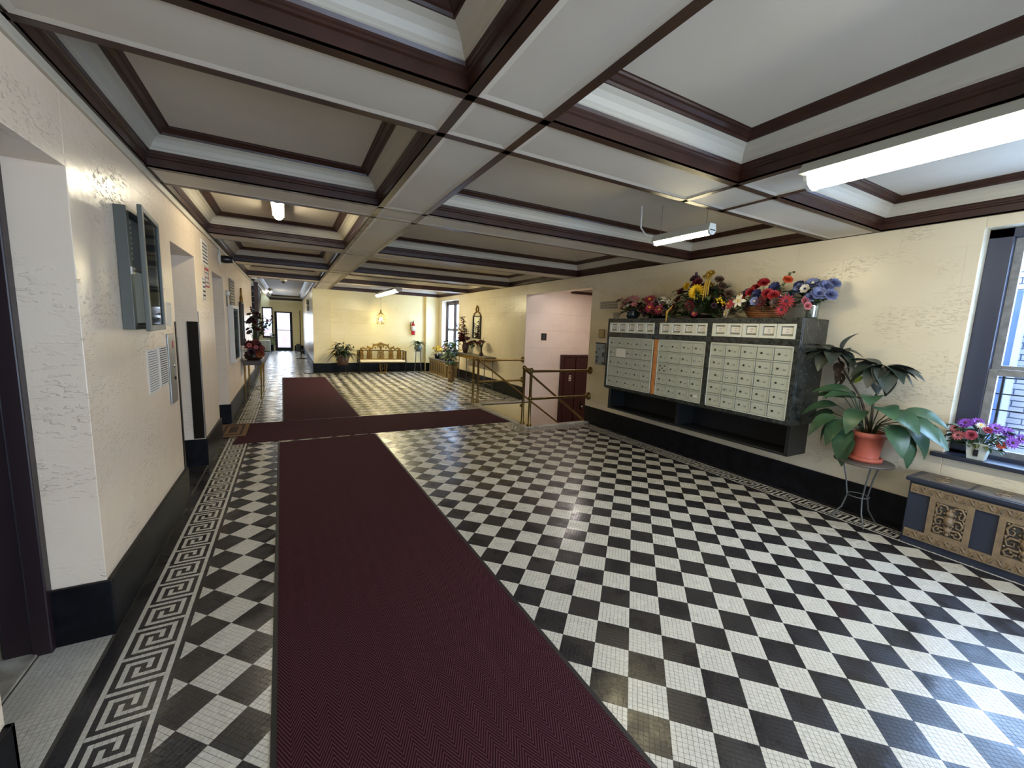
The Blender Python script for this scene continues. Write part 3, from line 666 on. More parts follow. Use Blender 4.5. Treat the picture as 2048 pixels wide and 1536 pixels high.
# metal corner guards on the second opening
b = MB(); b.box(-0.495, 5.370, .30, -0.402, 5.380, 1.555); g1 = b.build('corner_guard', BRONZE); tag(g1, 'dark bronze corner guard on the far edge of the elevator opening', 'corner guard')
MB().box(-0.400, 5.380, .30, -0.394, 5.405, 1.66).build('edge_strip', STEEL, g1)
b = MB(); b.box(-0.400, 4.352, .29, -0.392, 4.386, 1.56); g2 = b.build('corner_guard', BRONZE); tag(g2, 'thin bronze corner strip on the near edge of the elevator opening', 'corner guard')
# assumed front glass doors, unseen behind the camera, added for daylight on nearest floor
d5 = struct(MB().box(0.6, -3.1, 0, 0.7, -3.02, 2.3).box(3.9, -3.1, 0, 4.0, -3.02, 2.3).box(2.25, -3.1, 0, 2.35, -3.02, 2.3).box(0.7, -3.1, 2.22, 3.9, -3.02, 2.3).build('door_5_assumed', WOOD))
slab('glass_pane', 0.7, -3.07, .02, 2.25, -3.065, 2.22, GLASS, d5); slab('glass_pane', 2.35, -3.07, .02, 3.9, -3.065, 2.22, GLASS, d5)
# maroon door at the foot of the stairs
d6 = struct(MB().box(6.14, 7.985, -1.02, 6.22, 8.05, 1.045).box(6.22, 7.985, .99, 7.2, 8.05, 1.045).box(6.22, 8.01, -1.02, 7.2, 8.05, .99).box(6.58, 7.985, -1.02, 6.66, 8.05, .99).build('door_6', MAROON, bevel=0.004))
slab('door_leaf', 6.66, 7.99, -1.0, 7.16, 8.01, .97, MAROON, d6)
slab('door_leaf', 6.24, 7.995, -1.0, 6.56, 8.01, .97, MAROON, d6)
MB().lathe([(.012, 0), (.012, -.03), (.03, -.045), (.03, -.06), (.012, -.07)], (6.80, 7.99, -.235), 12, ax='y').build('door_knob', CHROME, d6)
MB().box(6.765, 7.984, -.32, 6.835, 7.99, -.14).build('lock_plate', BRONZE, d6)
MB().box(6.39, 7.988, .41, 6.45, 7.995, .55).build('notice_plate', PAPER, d6)
MB().box(6.405, 7.986, .505, 6.435, 7.988, .53).box(6.405, 7.986, .43, 6.435, 7.988, .46).build('printed_mark', INK, d6)
# sign plate on the pink wall
sp_ = thing('stair_sign', 'small dark square sign plate on the pale pink stair wall', 'sign', (5.64, 8.045, 1.46))
MB().box(-.07, -.012, -.08, .07, .0, .08).build('plate', BLACKPL, sp_, bevel=.003)
bsg = MB(); bsg.box(-.03, -.014, -.05, .03, -.012, -.042).box(-.02, -.014, -.02, .02, -.012, -.012).box(-.004, -.014, .0, .004, -.012, .05).box(-.025, -.014, .02, .0, -.012, .028); bsg.build('printed_mark', INKGREY, sp_)
# ================================================================ STAIRS
st = thing('descending_stairs', 'pale marble steps going down through the right wall opening', 'stairs', (0, 0, 0))
for k in range(6):
    MB().box(PX0+.01+.28*k, PY0+.01, -1.09, PX0+.01+.28*(k+1), PY1-.01 if PX0+.28*(k+1) < 5.0 else 8.04, -.17*(k+1)).build('step', MARBLEW, st, bevel=.006)
MB().box(PX0+.01+.28*6, 5.79, -1.09, 7.29, 8.04, -1.03).build('landing', MARBLEW, st)
su = thing('ascending_stairs', 'dark stair flight with white treads rising at the far left of the hall', 'stairs', (-1.05, 13.2, 0))
for k in range(15):
    y = .29*k; z = .175*k
    MB().box(-.62, y, max(0, z-.25), .60, y+.29, z+.14).build('riser', mat('dark_stair_riser', srgb(24, 20, 26), .4) if k == 0 else bpy.data.materials['dark_stair_riser'], su)
    MB().box(-.62, y-.02, z+.14, .60, y+.29, z+.175).build('tread', MARBLEW, su)
MB().prism([(.60, -.05, 0), (.60, 4.4, 2.55), (.60, 4.4, 2.98), (.60, -.05, .40)], (.045, 0, 0)).build('stringer', WOOD, su)
# hanging newel end and fascia of the upper flight, by the hall ceiling
nf = thing('stair_newel', 'dark maroon stair fascia and drop newel hanging at the far left ceiling', 'newel', (-0.33, 13.05, 0))
MB().box(-.03, 0, 1.78, .07, .09, 2.58).build('fascia_post', WOOD, nf, bevel=.006)
MB().lathe([(.02, 1.70), (.05, 1.73), (.06, 1.78), (.03, 1.80)], (.02, .045, 0), 10).build('drop_finial', WOOD, nf)
for k in range(4):
    MB().box(-.35, .1+.25*k, 1.93+.165*k-.03, -.03, .14+.25*k, 1.93+.165*k+.10).build('riser_edge', bpy.data.materials['dark_stair_riser'], nf)
    MB().box(-.35, .085+.25*k, 1.93+.165*k+.10, -.03, .16+.25*k, 1.93+.165*k+.118).build('tread_edge', MARBLEW, nf)
# ================================================================ BRASS RAILINGS
RR = 0.024
def post(name_parent, x, y, z0, h, collar=True):
    b = MB(); b.lathe([(.045, z0), (.045, z0+.012), (.03, z0+.03), (RR, z0+.05), (RR, z0+h-.035), (.03, z0+h-.03)], (x, y, 0), 14)
    o = b.build('post', BRASS, name_parent)
    MB().ball((x, y, z0+h), .040, 14, 10).build('ball_cap', BRASS, o)
    if collar: MB().ball((x, y, z0+h*.505), .037, 12, 8).build('collar', BRASS, o)
    return o
def rail(parent, p, q, r=RR*.92, name='rail'): return MB().tube([p, q], r, 12).build(name, BRASS, parent)
def flange(parent, x, y, z): return MB().lathe([(.02, -.05), (.045, -.045), (.055, -.03), (.055, -.012), (.07, -.008), (.07, 0)], (x, y, z), 16, ax='x').build('wall_flange', BRASS, parent)
n1 = thing('brass_railing', 'aged brass guard railing on the near side of the stairwell', 'railing', (0, 0, 0.018))
y = 5.70
post(n1, 3.915, y, 0, .935)
for z in (.915, .455):
    rail(n1, (3.915, y, z), (5.09, y, z)); flange(n1, XR, y, z)
post(n1, 3.90, 5.90, 0, .955, False); rail(n1, (3.915, y, .93), (3.90, 5.90, .945), name='link_rail'); 
rail(n1, (3.90, 5.90, .935), (5.95, 5.94, -.57), RR*.8, 'handrail'); MB().ball((3.90, 5.955, .30), .03, 10, 8).build('boss', BRASS, n1)
n2 = thing('brass_railing', 'aged brass guard railing on the far side of the stairwell', 'railing', (0, 0, 0.018))
y = 7.93
post(n2, 3.845, y, 0, .925); post(n2, 3.955, y, 0, .925, False); rail(n2, (3.845, y, .925), (3.955, y, .925), name='link_rail')
for z in (.905, .445):
    rail(n2, (3.955, y, z), (5.10, 8.09 if False else y+.08, z)); flange(n2, XR, 8.10, z)
rail(n2, (3.955, y, .915), (5.95, y-.16, -.545), RR*.8, 'handrail')
# ================================================================ CARPETS
def carpet(name, label, pts, z=0.0, edges=(1, 1, 0, 0), th=.007, rz=0):
    """pts: near-left, near-right, far-right, far-left on the floor"""
    P = [Vector((p[0], p[1], 0)) for p in pts]; o0 = P[0].copy(); ang = math.atan2(P[3].x-P[0].x, P[3].y-P[0].y) if rz == 0 else rz
    root = thing(name, label, 'carpet', (o0.x, o0.y, z), -ang)
    R = Matrix.Rotation(ang, 3, 'Z'); L = [R @ (p-o0) for p in P]
    MB().prism([(p.x, p.y, 0.0005) for p in L], (0, 0, th)).build('pile', CARPET, root)
    ew = .022
    for a, b_, on in ((0, 3, edges[0]), (1, 2, edges[1]), (0, 1, edges[2]), (3, 2, edges[3])):
        if on:
            v = (L[b_]-L[a]).normalized(); c = (L[0]+L[1]+L[2]+L[3])/4; nrm = Vector((-v.y, v.x, 0)); 
            if (c-L[a]).dot(nrm) > 0: nrm = -nrm
            MB().prism([(p.x, p.y, .0005) for p in (L[a]-nrm*.004, L[b_]-nrm*.004, L[b_]+nrm*ew, L[a]+nrm*ew)], (0, 0, th*.7)).build('rubber_edge', RUBBER, root)
    return root
carpet('carpet_runner', 'maroon herringbone runner leading away from the camera, nearest piece', [(0.352+.06, -2.7), (1.585+.05, -2.7), (1.500, 6.085), (0.285, 6.030)])
carpet('carpet_runner', 'maroon cross runner laid from the doormat to the stairwell', [(-0.25, 6.13), (3.785, 6.13), (3.74, 7.33), (-0.15, 7.305)], edges=(0, 0, 0, 0), rz=math.pi/2)
carpet('carpet_runner', 'maroon runner beyond the cross runner, leading to the far hall', [(0.323, 7.345), (1.467, 7.365), (1.297, 13.01), (0.251, 12.96)], edges=(1, 1, 0, 0))
dm = thing('doormat', 'brown doormat with a dark print at the left end of the cross runner', 'doormat', (-0.30, 6.90, .0085), 0)
MB().box(-.17, -.38, 0, .17, .38, .012).build('mat', MATJUTE, dm, bevel=.003)
b = MB()
for (x0, y0, x1, y1) in ((-.12, -.32, .12, -.27), (-.12, .27, .12, .32), (-.12, -.27, -.09, .27), (.09, -.27, .12, .27), (-.05, -.18, .05, .18)): b.box(x0, y0, .012, x1, y1, .0135)
b.build('printed_border', MATDK, dm)
# ================================================================ LAMPS
def tube_fixture(name, label, x, y0, y1, z, wd, lens, drop=None, body=None, zt=None, hh=.06, lr_=.34):
    r = thing(name, label, 'light', (x, (y0+y1)/2, z)); h = (y1-y0)/2
    b = MB(); b.prism([(-wd/2, -h, 0), (wd/2, -h, 0), (wd/2*.72, -h, hh), (-wd/2*.72, -h, hh)], (0, 2*h, 0)); b.build('housing', body or BOXFRM, r, bevel=.003)
    pr_ = [(-wd*lr_*math.cos(math.pi*i/8), -wd*lr_*math.sin(math.pi*i/8)*.85) for i in range(9)]
    b = MB(); b.prism([(p[0], -h+.02, p[1]-.001) for p in pr_], (0, 2*h-.04, 0)); b.build('lens', lens, r)
    for s_ in (-1, 1): MB().prism([(p[0]*1.12, s_*h-(.02 if s_ > 0 else 0), p[1]*1.12) for p in pr_]+[(wd*.4, s_*h-(.02 if s_ > 0 else 0), .01), (-wd*.4, s_*h-(.02 if s_ > 0 else 0), .01)], (0, .02, 0)).build('end_cap', WHITEPL, r)
    if drop:
        for yy in (-h*.8, h*.8): MB().tube([(0, yy, hh), (0, yy, drop)], .0025, 5).build('hanging_wire', STEEL, r)
    return r
tube_fixture('ceiling_light', 'long lit fluorescent fixture fixed under the near right ceiling beam', 3.13, -.95, 1.40, ZS-.062, .28, TUBE, lr_=.26)
fx = tube_fixture('ceiling_light', 'short lit fluorescent fixture hanging on wires above the mailboxes', 3.53, 2.31, 2.92, 2.48, .10, TUBEY, drop=.33)
MB().tube([(-.03, .30, .05), (-.07, .36, .07), (-.10, .40, .14), (-.11, .40, .34)], .008, 6).build('cable', WHITEPL, fx)
tube_fixture('ceiling_light', 'lit fluorescent fixture in the second ceiling coffer on the left', 0.37, 4.75, 5.55, 2.765, .12, TUBEW)
tube_fixture('ceiling_light', 'lit fluorescent fixture hanging near the back wall above the pendant', 2.78, 10.1, 12.75, 2.44, .19, TUBEY, drop=.15)
tube_fixture('ceiling_light', 'lit fluorescent fixture on the ceiling of the far hall', -0.20, 19.6, 20.8, 2.765, .12, TUBEW)
# pendant with crystals
ch = thing('crystal_pendant', 'lit brass and crystal pendant hanging before the back wall', 'pendant light', (3.09, 13.92, 1.76))
MB().tube([(0, 0, .30), (0, 0, 1.07)], .004, 6).build('cord', BRASS, ch)
MB().lathe([(.05, .84), (.04, .82), (.01, .80)], (0, 0, 0), 12).build('canopy', BRASS, ch)
MB().lathe([(.01, .30), (.03, .26), (.015, .22), (.05, .20), (.075, .18), (.02, .165)], (0, 0, 0), 14).build('crown', GOLD, ch)
b = MB()
for k in range(8):
    a = k*math.pi/4; b.tube([(.03*math.cos(a), .03*math.sin(a), .19), (.13*math.cos(a), .13*math.sin(a), .12), (.15*math.cos(a), .15*math.sin(a), 0), (.12*math.cos(a), .12*math.sin(a), -.1), (.05*math.cos(a), .05*math.sin(a), -.16)], .006, 6)
b.tube([(.15*math.cos(a), .15*math.sin(a), 0) for a in [k*math.pi/12 for k in range(24)]], .008, 6, closed=True); b.build('brass_cage', GOLD, ch)
cm = MB().lathe([(.001, -.03), (.012, -.012), (.014, 0), (.008, .012), (.001, .03)], (0, 0, 0), 6, smooth=False).mesh('crystal', CRYSTAL)
for k in range(26):
    a = k*2.4; r_ = .06+.09*((k*7) % 10)/10; z = -.02-.17*((k*3) % 11)/11
    link('crystal', cm, ch, Matrix.Translation((r_*math.cos(a), r_*math.sin(a), z)))
MB().ball((0, 0, .0), .045, 12, 8).build('bulb', BULB, ch)
# small ceiling devices
def disc(name, label, cat, loc, r, h, m, lens=None):
    t = thing(name, label, cat, loc); MB().lathe([(r, 0), (r, -h*.6), (r*.8, -h)], (0, 0, 0), 18).build('base', m, t)
    if lens: MB().ball((0, 0, -h), r*.62, 14, 8).build('dome', lens, t)
    return t
disc('smoke_detector', 'white round smoke detector in the second left ceiling coffer', 'smoke detector', (0.80, 4.95, ZS+.24), .06, .04, WHITEPL)
disc('dome_camera', 'white dome camera at the hall beam, nearer the left wall', 'security camera', (-0.30, 12.0, ZS+.012), .08, .05, WHITEPL, BLACKPL)
disc('dome_camera', 'white dome camera at the middle of the hall beam', 'security camera', (0.35, 12.0, ZS+.012), .08, .05, WHITEPL, BLACKPL)
sc_ = thing('wall_camera', 'black lens camera on a white base high on the left wall', 'security camera', (XL, 7.15, 2.42))
MB().lathe([(.085, 0), (.085, .02), (.06, .03)], (0, 0, 0), 18, ax='x').build('base', WHITEPL, sc_)
MB().lathe([(.05, .03), (.055, .08), (.045, .16), (.02, .17)], (0, 0, 0), 14, ax='x').build('lens_body', BLACKPL, sc_)
MB().tube([(.01, 0, .08), (.012, -.02, .16)], .012, 6).build('cable', WHITEPL, sc_)
em = thing('emergency_light', 'round white emergency light above a white box by the hall corner', 'emergency light', (1.10, 16.9, 2.10))
MB().lathe([(.09, 0), (.09, -.05), (.07, -.08)], (0, 0, .18), 16, ax='x').build('lamp_head', WHITEPL, em); MB().box(-.07, -.07, -.12, 0, .07, .06).build('battery_box', WHITEPL, em, bevel=.005)
# ================================================================ OUTSIDE
def brick_wall(name, label, x0, x1, y, z0, z1, axis, bm_, mm_, bl=.20, bh=.065, gap=.012, skip=None, single=None):
    """axis 'x': wall runs along x at given y facing -y; axis 'y': runs along y at given x facing -x"""
    t = thing(name, label, 'building'); b = MB(); r = 0; z = z0
    one = MB().box(0, 0, 0, .09, bl-gap, bh-gap).mesh('brick', bm_)
    rn = random.Random(5)
    while z < z1:
        c = x0-(bl/2 if r % 2 else 0)
        while c < x1:
            e = min(c+bl-gap, x1); s_ = max(c, x0)
            if e > s_ and not (skip and skip((s_+e)/2, z)):
                o = rn.uniform(-.004, .004)
                if single and axis == 'y' and e-s_ > bl-gap-.001 and single(s_, z): link('brick', one, t, Matrix.Translation((y+o, s_, z)))
                elif axis == 'x': b.box(s_, y+o, z, e, y+.09, z+bh-gap)
                else: b.box(y+o, s_, z, y+.09, e, z+bh-gap)
            c += bl
        z += bh; r += 1
    stuff(b.build('bricks', bm_, t))
    if axis == 'x': MB().box(x0, y+.012, z0, x1, y+.3, z1).build('mortar_bed', mm_, t)
    else: MB().box(y+.012, x0, z0, y+.3, x1, z1).build('mortar_bed', mm_, t)
    return t
bw = brick_wall('neighbour_building', 'pale brick building face outside the near right window', -2.2, 3.2, 7.6, 0.0, 4.8, 'y', BRICKW, MORTAR, single=lambda yy, z: .7 < yy < 1.75 and .25 < z < 3.1)
slab('pilaster', 7.50, 1.34, 0, 7.6, 1.43, 2.25, DRAB, bw); slab('downpipe', 7.44, 1.29, 0, 7.50, 1.335, 4.8, BRICKW, bw); slab('facade_panel', 7.5, 2.45, 0, 7.6, 3.2, 4.8, DRAB, bw)
bw2 = brick_wall('neighbour_building', 'pink brick building outside the far hall door', -2.2, 2.2, 28.0, -.3, 3.4, 'x', BRICKR, BRICKW, skip=lambda x, z: 1.05 < z < 1.4)
slab('stone_band', -2.2, 27.95, 1.05, 2.2, 28.05, 1.4, BRICKW, bw2)
struct(MB().box(-4, 24.75, -.4, 4, 30, -.02).build('ground_yard', MORTAR)); struct(MB().box(5.6, -4, -.6, 9, 5.5, -.02).box(5.6, 8.3, -.6, 9, 16, -.02).build('ground_alley', MORTAR))
# ================================================================ MAILBOXES
FX, MY0, MY1, MZ0, MZ1 = 4.66, 2.10, 4.77, 0.79, 1.825
mb = thing('mailbox_bank', 'dark green marble mailbox bank with grey metal doors on the right wall', 'mailboxes', (0, 0, 0))
b = MB()
b.box(FX+.03, MY0, MZ0, 5.14, MY0+.04, MZ1).box(FX+.03, MY1-.04, MZ0, 5.14, MY1, MZ1).box(FX+.03, MY0+.04, MZ1-.03, 5.14, MY1-.04, MZ1).box(FX+.03, MY0+.04, MZ0, 5.14, MY1-.04, MZ0+.03)
b.build('marble_case', VERDE, mb, bevel=.004)
cols = [(3.870, 4.725, 5), (3.092, 3.785, 4), (2.145, 3.028, 5)]
GZ0, GZ1, DZa, DZb = .826, 1.552, 1.618, 1.768
b = MB()      # front surround: rails and stiles
b.box(FX, MY0, MZ0, FX+.03, MY1, GZ0).box(FX, MY0, GZ1, FX+.03, MY1, DZa).box(FX, MY0, DZb, FX+.03, MY1, MZ1)
for z0, z1 in ((GZ0, GZ1), (DZa, DZb)):
    b.box(FX, MY0, z0, FX+.03, 2.145, z1).box(FX, 3.028, z0, FX+.03, 3.092, z1).box(FX, 4.725, z0, FX+.03, MY1, z1)
b.box(FX, 3.785, DZa, FX+.03, 3.870, DZb).box(FX+.01, 3.785, GZ0, FX+.03, 3.80, GZ1).box(FX+.01, 3.85, GZ0, FX+.03, 3.87, GZ1)
b.build('marble_surround', VERDE, mb, bevel=.003)
MB().box(FX+.002, 3.797, GZ0, FX+.03, 3.852, GZ1).build('wooden_stile', OAK, mb, bevel=.003)
rn = random.Random(11)
lock_m = MB().lathe([(.011, 0), (.011, -.006), (.008, -.009)], (0, 0, 0), 10, ax='x').mesh('lock', LOCK)
for ci, (y0, y1, n) in enumerate(cols):
    MB().box(FX+.022, y0, GZ0, FX+.028, y1, GZ1).build('door_backing', BOXDARK, mb)
    fb_ = MB(); fb_.box(FX+.003, y0, GZ0, FX+.03, y0+.008, GZ1).box(FX+.003, y1-.008, GZ0, FX+.03, y1, GZ1).box(FX+.003, y0, GZ1-.008, FX+.03, y1, GZ1).box(FX+.003, y0, GZ0, FX+.03, y1, GZ0+.008); fb_.build('metal_frame', BOXFRM, mb)
    dw = (y1-y0-.016)/n; dh = (GZ1-GZ0-.016)/5
    db = MB(); h = (dw-.010)/2; hz = (dh-.014)/2
    db.box(0, -h, -hz, .010, h, hz).box(-.009, -h-.003, hz-.003, .004, h+.003, hz+.009).box(-.006, -h-.003, -hz, .004, -h+.005, hz)
    dmesh = db.mesh('mailbox_door', BOXMET); plate = MB().box(-.0015, -.013, -.006, 0, .013, .006).mesh('number_plate', PLATE_SHADOW)
    for r in range(5):
        for k in range(n):
            yc = y1-.008-dw*(k+.5); zc = GZ1-.008-dh*(r+.5)-.003
            o = link('mailbox_door', dmesh, mb, Matrix.Translation((FX+.008, yc, zc)))
            if (ci, r, k) == (0, 1, 1):
                c_ = MB().box(-.007, -h-.02, -hz*.95, -.0055, h+.012, hz*.95).build('covering_card', PAPER, o); MB().box(-.0076, -.03, -.004, -.007, .0, .003).box(-.0076, .012, -.004, -.007, .05, .004).build('handwriting', INKGREY, o) if False else None
                o['label'] = 'mailbox door covered by a white card'; continue
            if (ci, r, k) == (0, 3, 0): continue
            if (ci, r, k) == (1, 2, 0):
                for dy, dz in ((0, 0), (.035, .03), (-.035, .03), (.035, -.03), (-.035, -.03)): link('lock', lock_m, o, Matrix.Translation((0, dy, dz)))
                continue
            l = link('lock', lock_m, o, Matrix.Translation((0, h*.42 if (ci, r, k) != (2, 2, 0) else 0, 0)))
            if (ci, r, k) in ((1, 1, 3), (2, 2, 1), (2, 3, 1)): l.active_material if False else None; l2 = MB().lathe([(.012, -.009), (.012, -.014), (.006, -.018)], (0, h*.42, 0), 10, ax='x').build('new_lock_face', CHROME, o)
            if (ci, r, k) == (1, 4, 3): MB().prism([(-.002, -.05, -.01), (-.002, .02, -.01), (-.002, -.01, .015), (-.002, -.035, .012)], (-.001, 0, 0)).build('torn_label', PAPER, o)
            else: link('number_plate', plate, o, Matrix.Translation((-.001, -h*.35, -.008)))
    # directory card frames above
    dw = (y1-y0)/n
    for k in range(n):
        yc = y1-dw*(k+.5); h = dw/2-.002
        q = MB(); z0, z1 = DZa+.003, DZb-.003
        q.box(FX-.004, yc-h, z0, FX+.02, yc+h, z0+.026).box(FX-.004, yc-h, z1-.022, FX+.02, yc+h, z1).box(FX-.004, yc-h, z0+.026, FX+.02, yc-h+.022, z1-.022).box(FX-.004, yc+h-.034, z0+.026, FX+.02, yc+h, z1-.022)
        f_ = q.build('directory_frame', BOXFRM, mb, bevel=.0015)
        MB().box(FX+.014, yc-h+.022, z0+.026, FX+.018, yc+h-.034, z1-.022).build('shadow_recess', PLATE_SHADOW, f_); MB().box(FX+.009, yc-h+.030, z0+.046, FX+.012, yc+h-.046, z1-.034).build('name_card', PAPER, f_)  # grey tone behind the card stands in for the frame's inner shadow
        t_ = MB()
        for j in range(2):
            w_ = rn.uniform(.25, .6)*(h-.03); t_.box(FX+.008, yc-w_*.7-.008, z0+.085-.022*j, FX+.009, yc+w_*.7-.008, z0+.090-.022*j)
        t_.build('written_line', INKGREY, f_)
# open shelf box below
sh = MB(); LX = 4.80
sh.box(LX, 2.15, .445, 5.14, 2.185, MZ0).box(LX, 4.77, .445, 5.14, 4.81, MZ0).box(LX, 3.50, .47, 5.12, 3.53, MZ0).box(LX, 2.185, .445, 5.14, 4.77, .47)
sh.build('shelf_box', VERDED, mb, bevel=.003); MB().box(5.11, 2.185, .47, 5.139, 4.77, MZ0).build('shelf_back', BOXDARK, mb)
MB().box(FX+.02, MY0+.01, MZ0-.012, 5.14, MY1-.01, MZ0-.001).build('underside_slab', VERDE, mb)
# ---- keypad and notices to the left of the mailboxes
kp = thing('intercom_panel', 'grey intercom keypad panel on the wall left of the mailboxes', 'intercom', (XR, 5.44, 1.25))
MB().box(-.025, -.12, -.19, 0, .12, .19).build('panel', BLUEPL, kp, bevel=.004)
for (y0, z0, y1, z1) in ((-.12, .165, .12, .19), (-.10, .09, -.05, .10), (-.10, .12, -.06, .135), (-.11, -.05, -.06, .03), (.03, -.075, .10, -.05), (.055, -.15, .085, -.10), (-.12, -.17, -.06, -.14), (.08, 0, .11, .04)): MB().box(-.028, y0, z0, -.025, y1, z1).build('slot', BLACKPL, kp)
if True: pass; MB().box(-.0265, 0, .06, -.025, .06, .10).build('screen', INKGREY, kp)
nt_ = thing('card_plate', 'small yellowed framed card on the wall above the intercom', 'notice', (XR, 5.45, 1.59))
MB().box(-.008, -.075, -.075, 0, .075, .075).build('frame', TANVASE, nt_); MB().box(-.010, -.06, -.06, -.008, .06, .06).build('card', mat('yellowed_card', srgb(186, 168, 120), .7), nt_)
for (yc, zc, wd, ht, lb) in ((5.33, 2.07, .44, .13, 'faint wide paper label on the wall above the mailboxes, left end'), (5.12, 1.90, .16, .09, 'faint small paper label under the wide label left of the flowers')):
    t = thing('wall_label', lb, 'label', (XR, yc, zc)); MB().box(-.003, -wd/2, -ht/2, 0, wd/2, ht/2).build('sheet', mat('faded_sheet', srgb(178, 168, 148), .7) if 'faded_sheet' not in bpy.data.materials else bpy.data.materials['faded_sheet'], t)
    b = MB()
    for r in range(3):
        y = -wd/2+.02
        while y < wd/2-.03:
            e = min(wd/2-.02, y+rn.uniform(.03, .08)); b.box(-.004, y, ht*(.3-.3*r)-.006, -.003, e, ht*(.3-.3*r)+.006); y = e+.015
    b.build('faint_lettering', INKGREY, t)
# ================================================================ LEFT WALL OBJECTS
def paper_sign(name, label, y, z, w_, h_, border=None, lines=8, seed=0, heavy=False, x=XL, th=.004, split=False, bg=PAPER):
    t = thing(name, label, 'sign', (x, y, z)); MB().box(0, -w_/2, -h_/2, th, w_/2, h_/2).build('sheet', bg, t); r_ = random.Random(seed); b = MB(); e = th
    if border:
        bb = MB(); k = w_*.07
        bb.box(e, -w_/2, -h_/2, e+.001, -w_/2+k, h_/2).box(e, w_/2-k, -h_/2, e+.001, w_/2, h_/2).box(e, -w_/2, -h_/2, e+.001, w_/2, -h_/2+k).box(e, -w_/2, h_/2-k*1.6, e+.001, w_/2, h_/2); bb.build('coloured_border', border, t)
    for i in range(lines):
        zc = h_/2-h_*(i+1)/(lines+1); y0 = -w_*.40; lh = h_/(lines+1)*(.26 if not heavy else .36)
        while y0 < w_*.36:
            y1 = min(w_*.4, y0+r_.uniform(.06, .2)*w_); b.box(e, y0, zc-lh/2, e+.0012, y1, zc+lh/2); y0 = y1+.03*w_
    b.build('printed_lines', INK if heavy else INKGREY, t); return t
paper_sign('paper_notice', 'left of two printed notices taped low beside the steel call plate', 3.66, 1.225, .26, .30, lines=17, seed=3)
paper_sign('paper_notice', 'right of two printed notices taped low beside the steel call plate', 3.93, 1.235, .24, .29, lines=17, seed=4, heavy=True)
paper_sign('wall_sign', 'large black and white sign high on the wall past the first elevator opening', 6.02, 2.335, .40, .28, lines=6, seed=5, heavy=True)
paper_sign('wall_sign', 'red bordered white sign below the large black and white sign', 6.06, 2.065, .28, .22, border=REDINK, lines=3, seed=6)
paper_sign('wall_sign', 'narrow grey lettered sign left of the red bordered sign', 5.83, 1.92, .18, .24, border=BLUEPL, lines=4, seed=7, heavy=True)
pc = thing('paper_scrap', 'small blank white paper taped above the steel call plate', 'paper', (XL, 4.20, 1.62)); MB().box(0, -.07, -.09, .003, .07, .09).build('sheet', PAPER, pc); MB().box(.003, -.05, .07, .004, .05, .085).build('tape', FRIEZE, pc)
cp = thing('call_plate', 'brushed steel call plate with a keyhole by the elevator opening', 'call plate', (XL, 4.155, 1.19))
MB().box(0, -.10, -.275, .012, .10, .275).build('plate', STEEL, cp, bevel=.004)
MB().box(.012, .02, .16, .014, .045, .22).build('indicator', REDINK, cp); MB().lathe([(.015, .012), (.012, .022)], (0, .03, -.08), 12, ax='x').build('keyhole', BLACKPL, cp); MB().lathe([(.018, .012), (.016, .018)], (0, .03, .02), 12, ax='x').build('button', CHROME, cp)
# notice cabinet with the door ajar
nc = thing('notice_cabinet', 'grey metal notice cabinet with glazed door ajar on the left wall', 'cabinet', (XL, 3.41, 1.865))
b = MB(); hw, hh, dp = .275, .345, .055
b.box(0, -hw, -hh, dp, -hw+.022, hh).box(0, hw-.022, -hh, dp, hw, hh).box(0, -hw+.022, hh-.022, dp, hw-.022, hh).box(0, -hw+.022, -hh, dp, hw-.022, -hh+.022)
b.box(dp-.01, -hw+.02, -hh+.02, dp, -hw+.05, hh-.02)
b.build('frame', GREYMET, nc, bevel=.003); MB().box(.002, -hw+.022, -hh+.022, .008, hw-.022, hh-.022).build('backboard', BOXDARK, nc)
MB().box(.012, -.20, -.02, .016, .24, .31).build('pinned_photograph', INKGREY, nc); pb_ = MB().box(.016, -.15, -.31, .019, .24, .0).build('pinned_sheet', PAPER, nc)
b = MB()
for k in range(8): b.box(.016, -.17, .28-.03*k, .018, -.06, .292-.03*k)
b.build('lettering', PAPER, nc)
dang = rad(5.0)
dd = bpy.data.objects.new('glazed_door', None)
door = MB(); W_, H_ = .59, .352
door.box(0, -W_, -H_, .022, -W_+.045, H_).box(0, -.03, -H_, .022, 0, H_).box(0, -W_+.045, H_-.03, .022, -.03, H_).box(0, -W_+.045, -H_, .022, -.03, -H_+.035)
Md = Matrix.Translation((dp+.004, hw, 0)) @ Matrix.Rotation(dang, 4, 'Z')
do = link('glazed_door', door.mesh('glazed_door', GREYMET), nc, Md, bevel=.003); bpy.data.objects.remove(dd)
MB().box(.008, -W_+.045, -H_+.035, .012, -.03, H_-.03).build('door_glass', CASEGLASS, do)
hp = MB(); hp.box(dp, -hw-.002, -.03, dp+.008, -hw+.05, .01); hp.tube([(dp+.01, -hw+.02, -.01), (dp+.035, -hw+.05, -.012), (dp+.06, -hw+.09, -.01)], .006, 6); hp.build('latch_hasp', CHROME, nc)
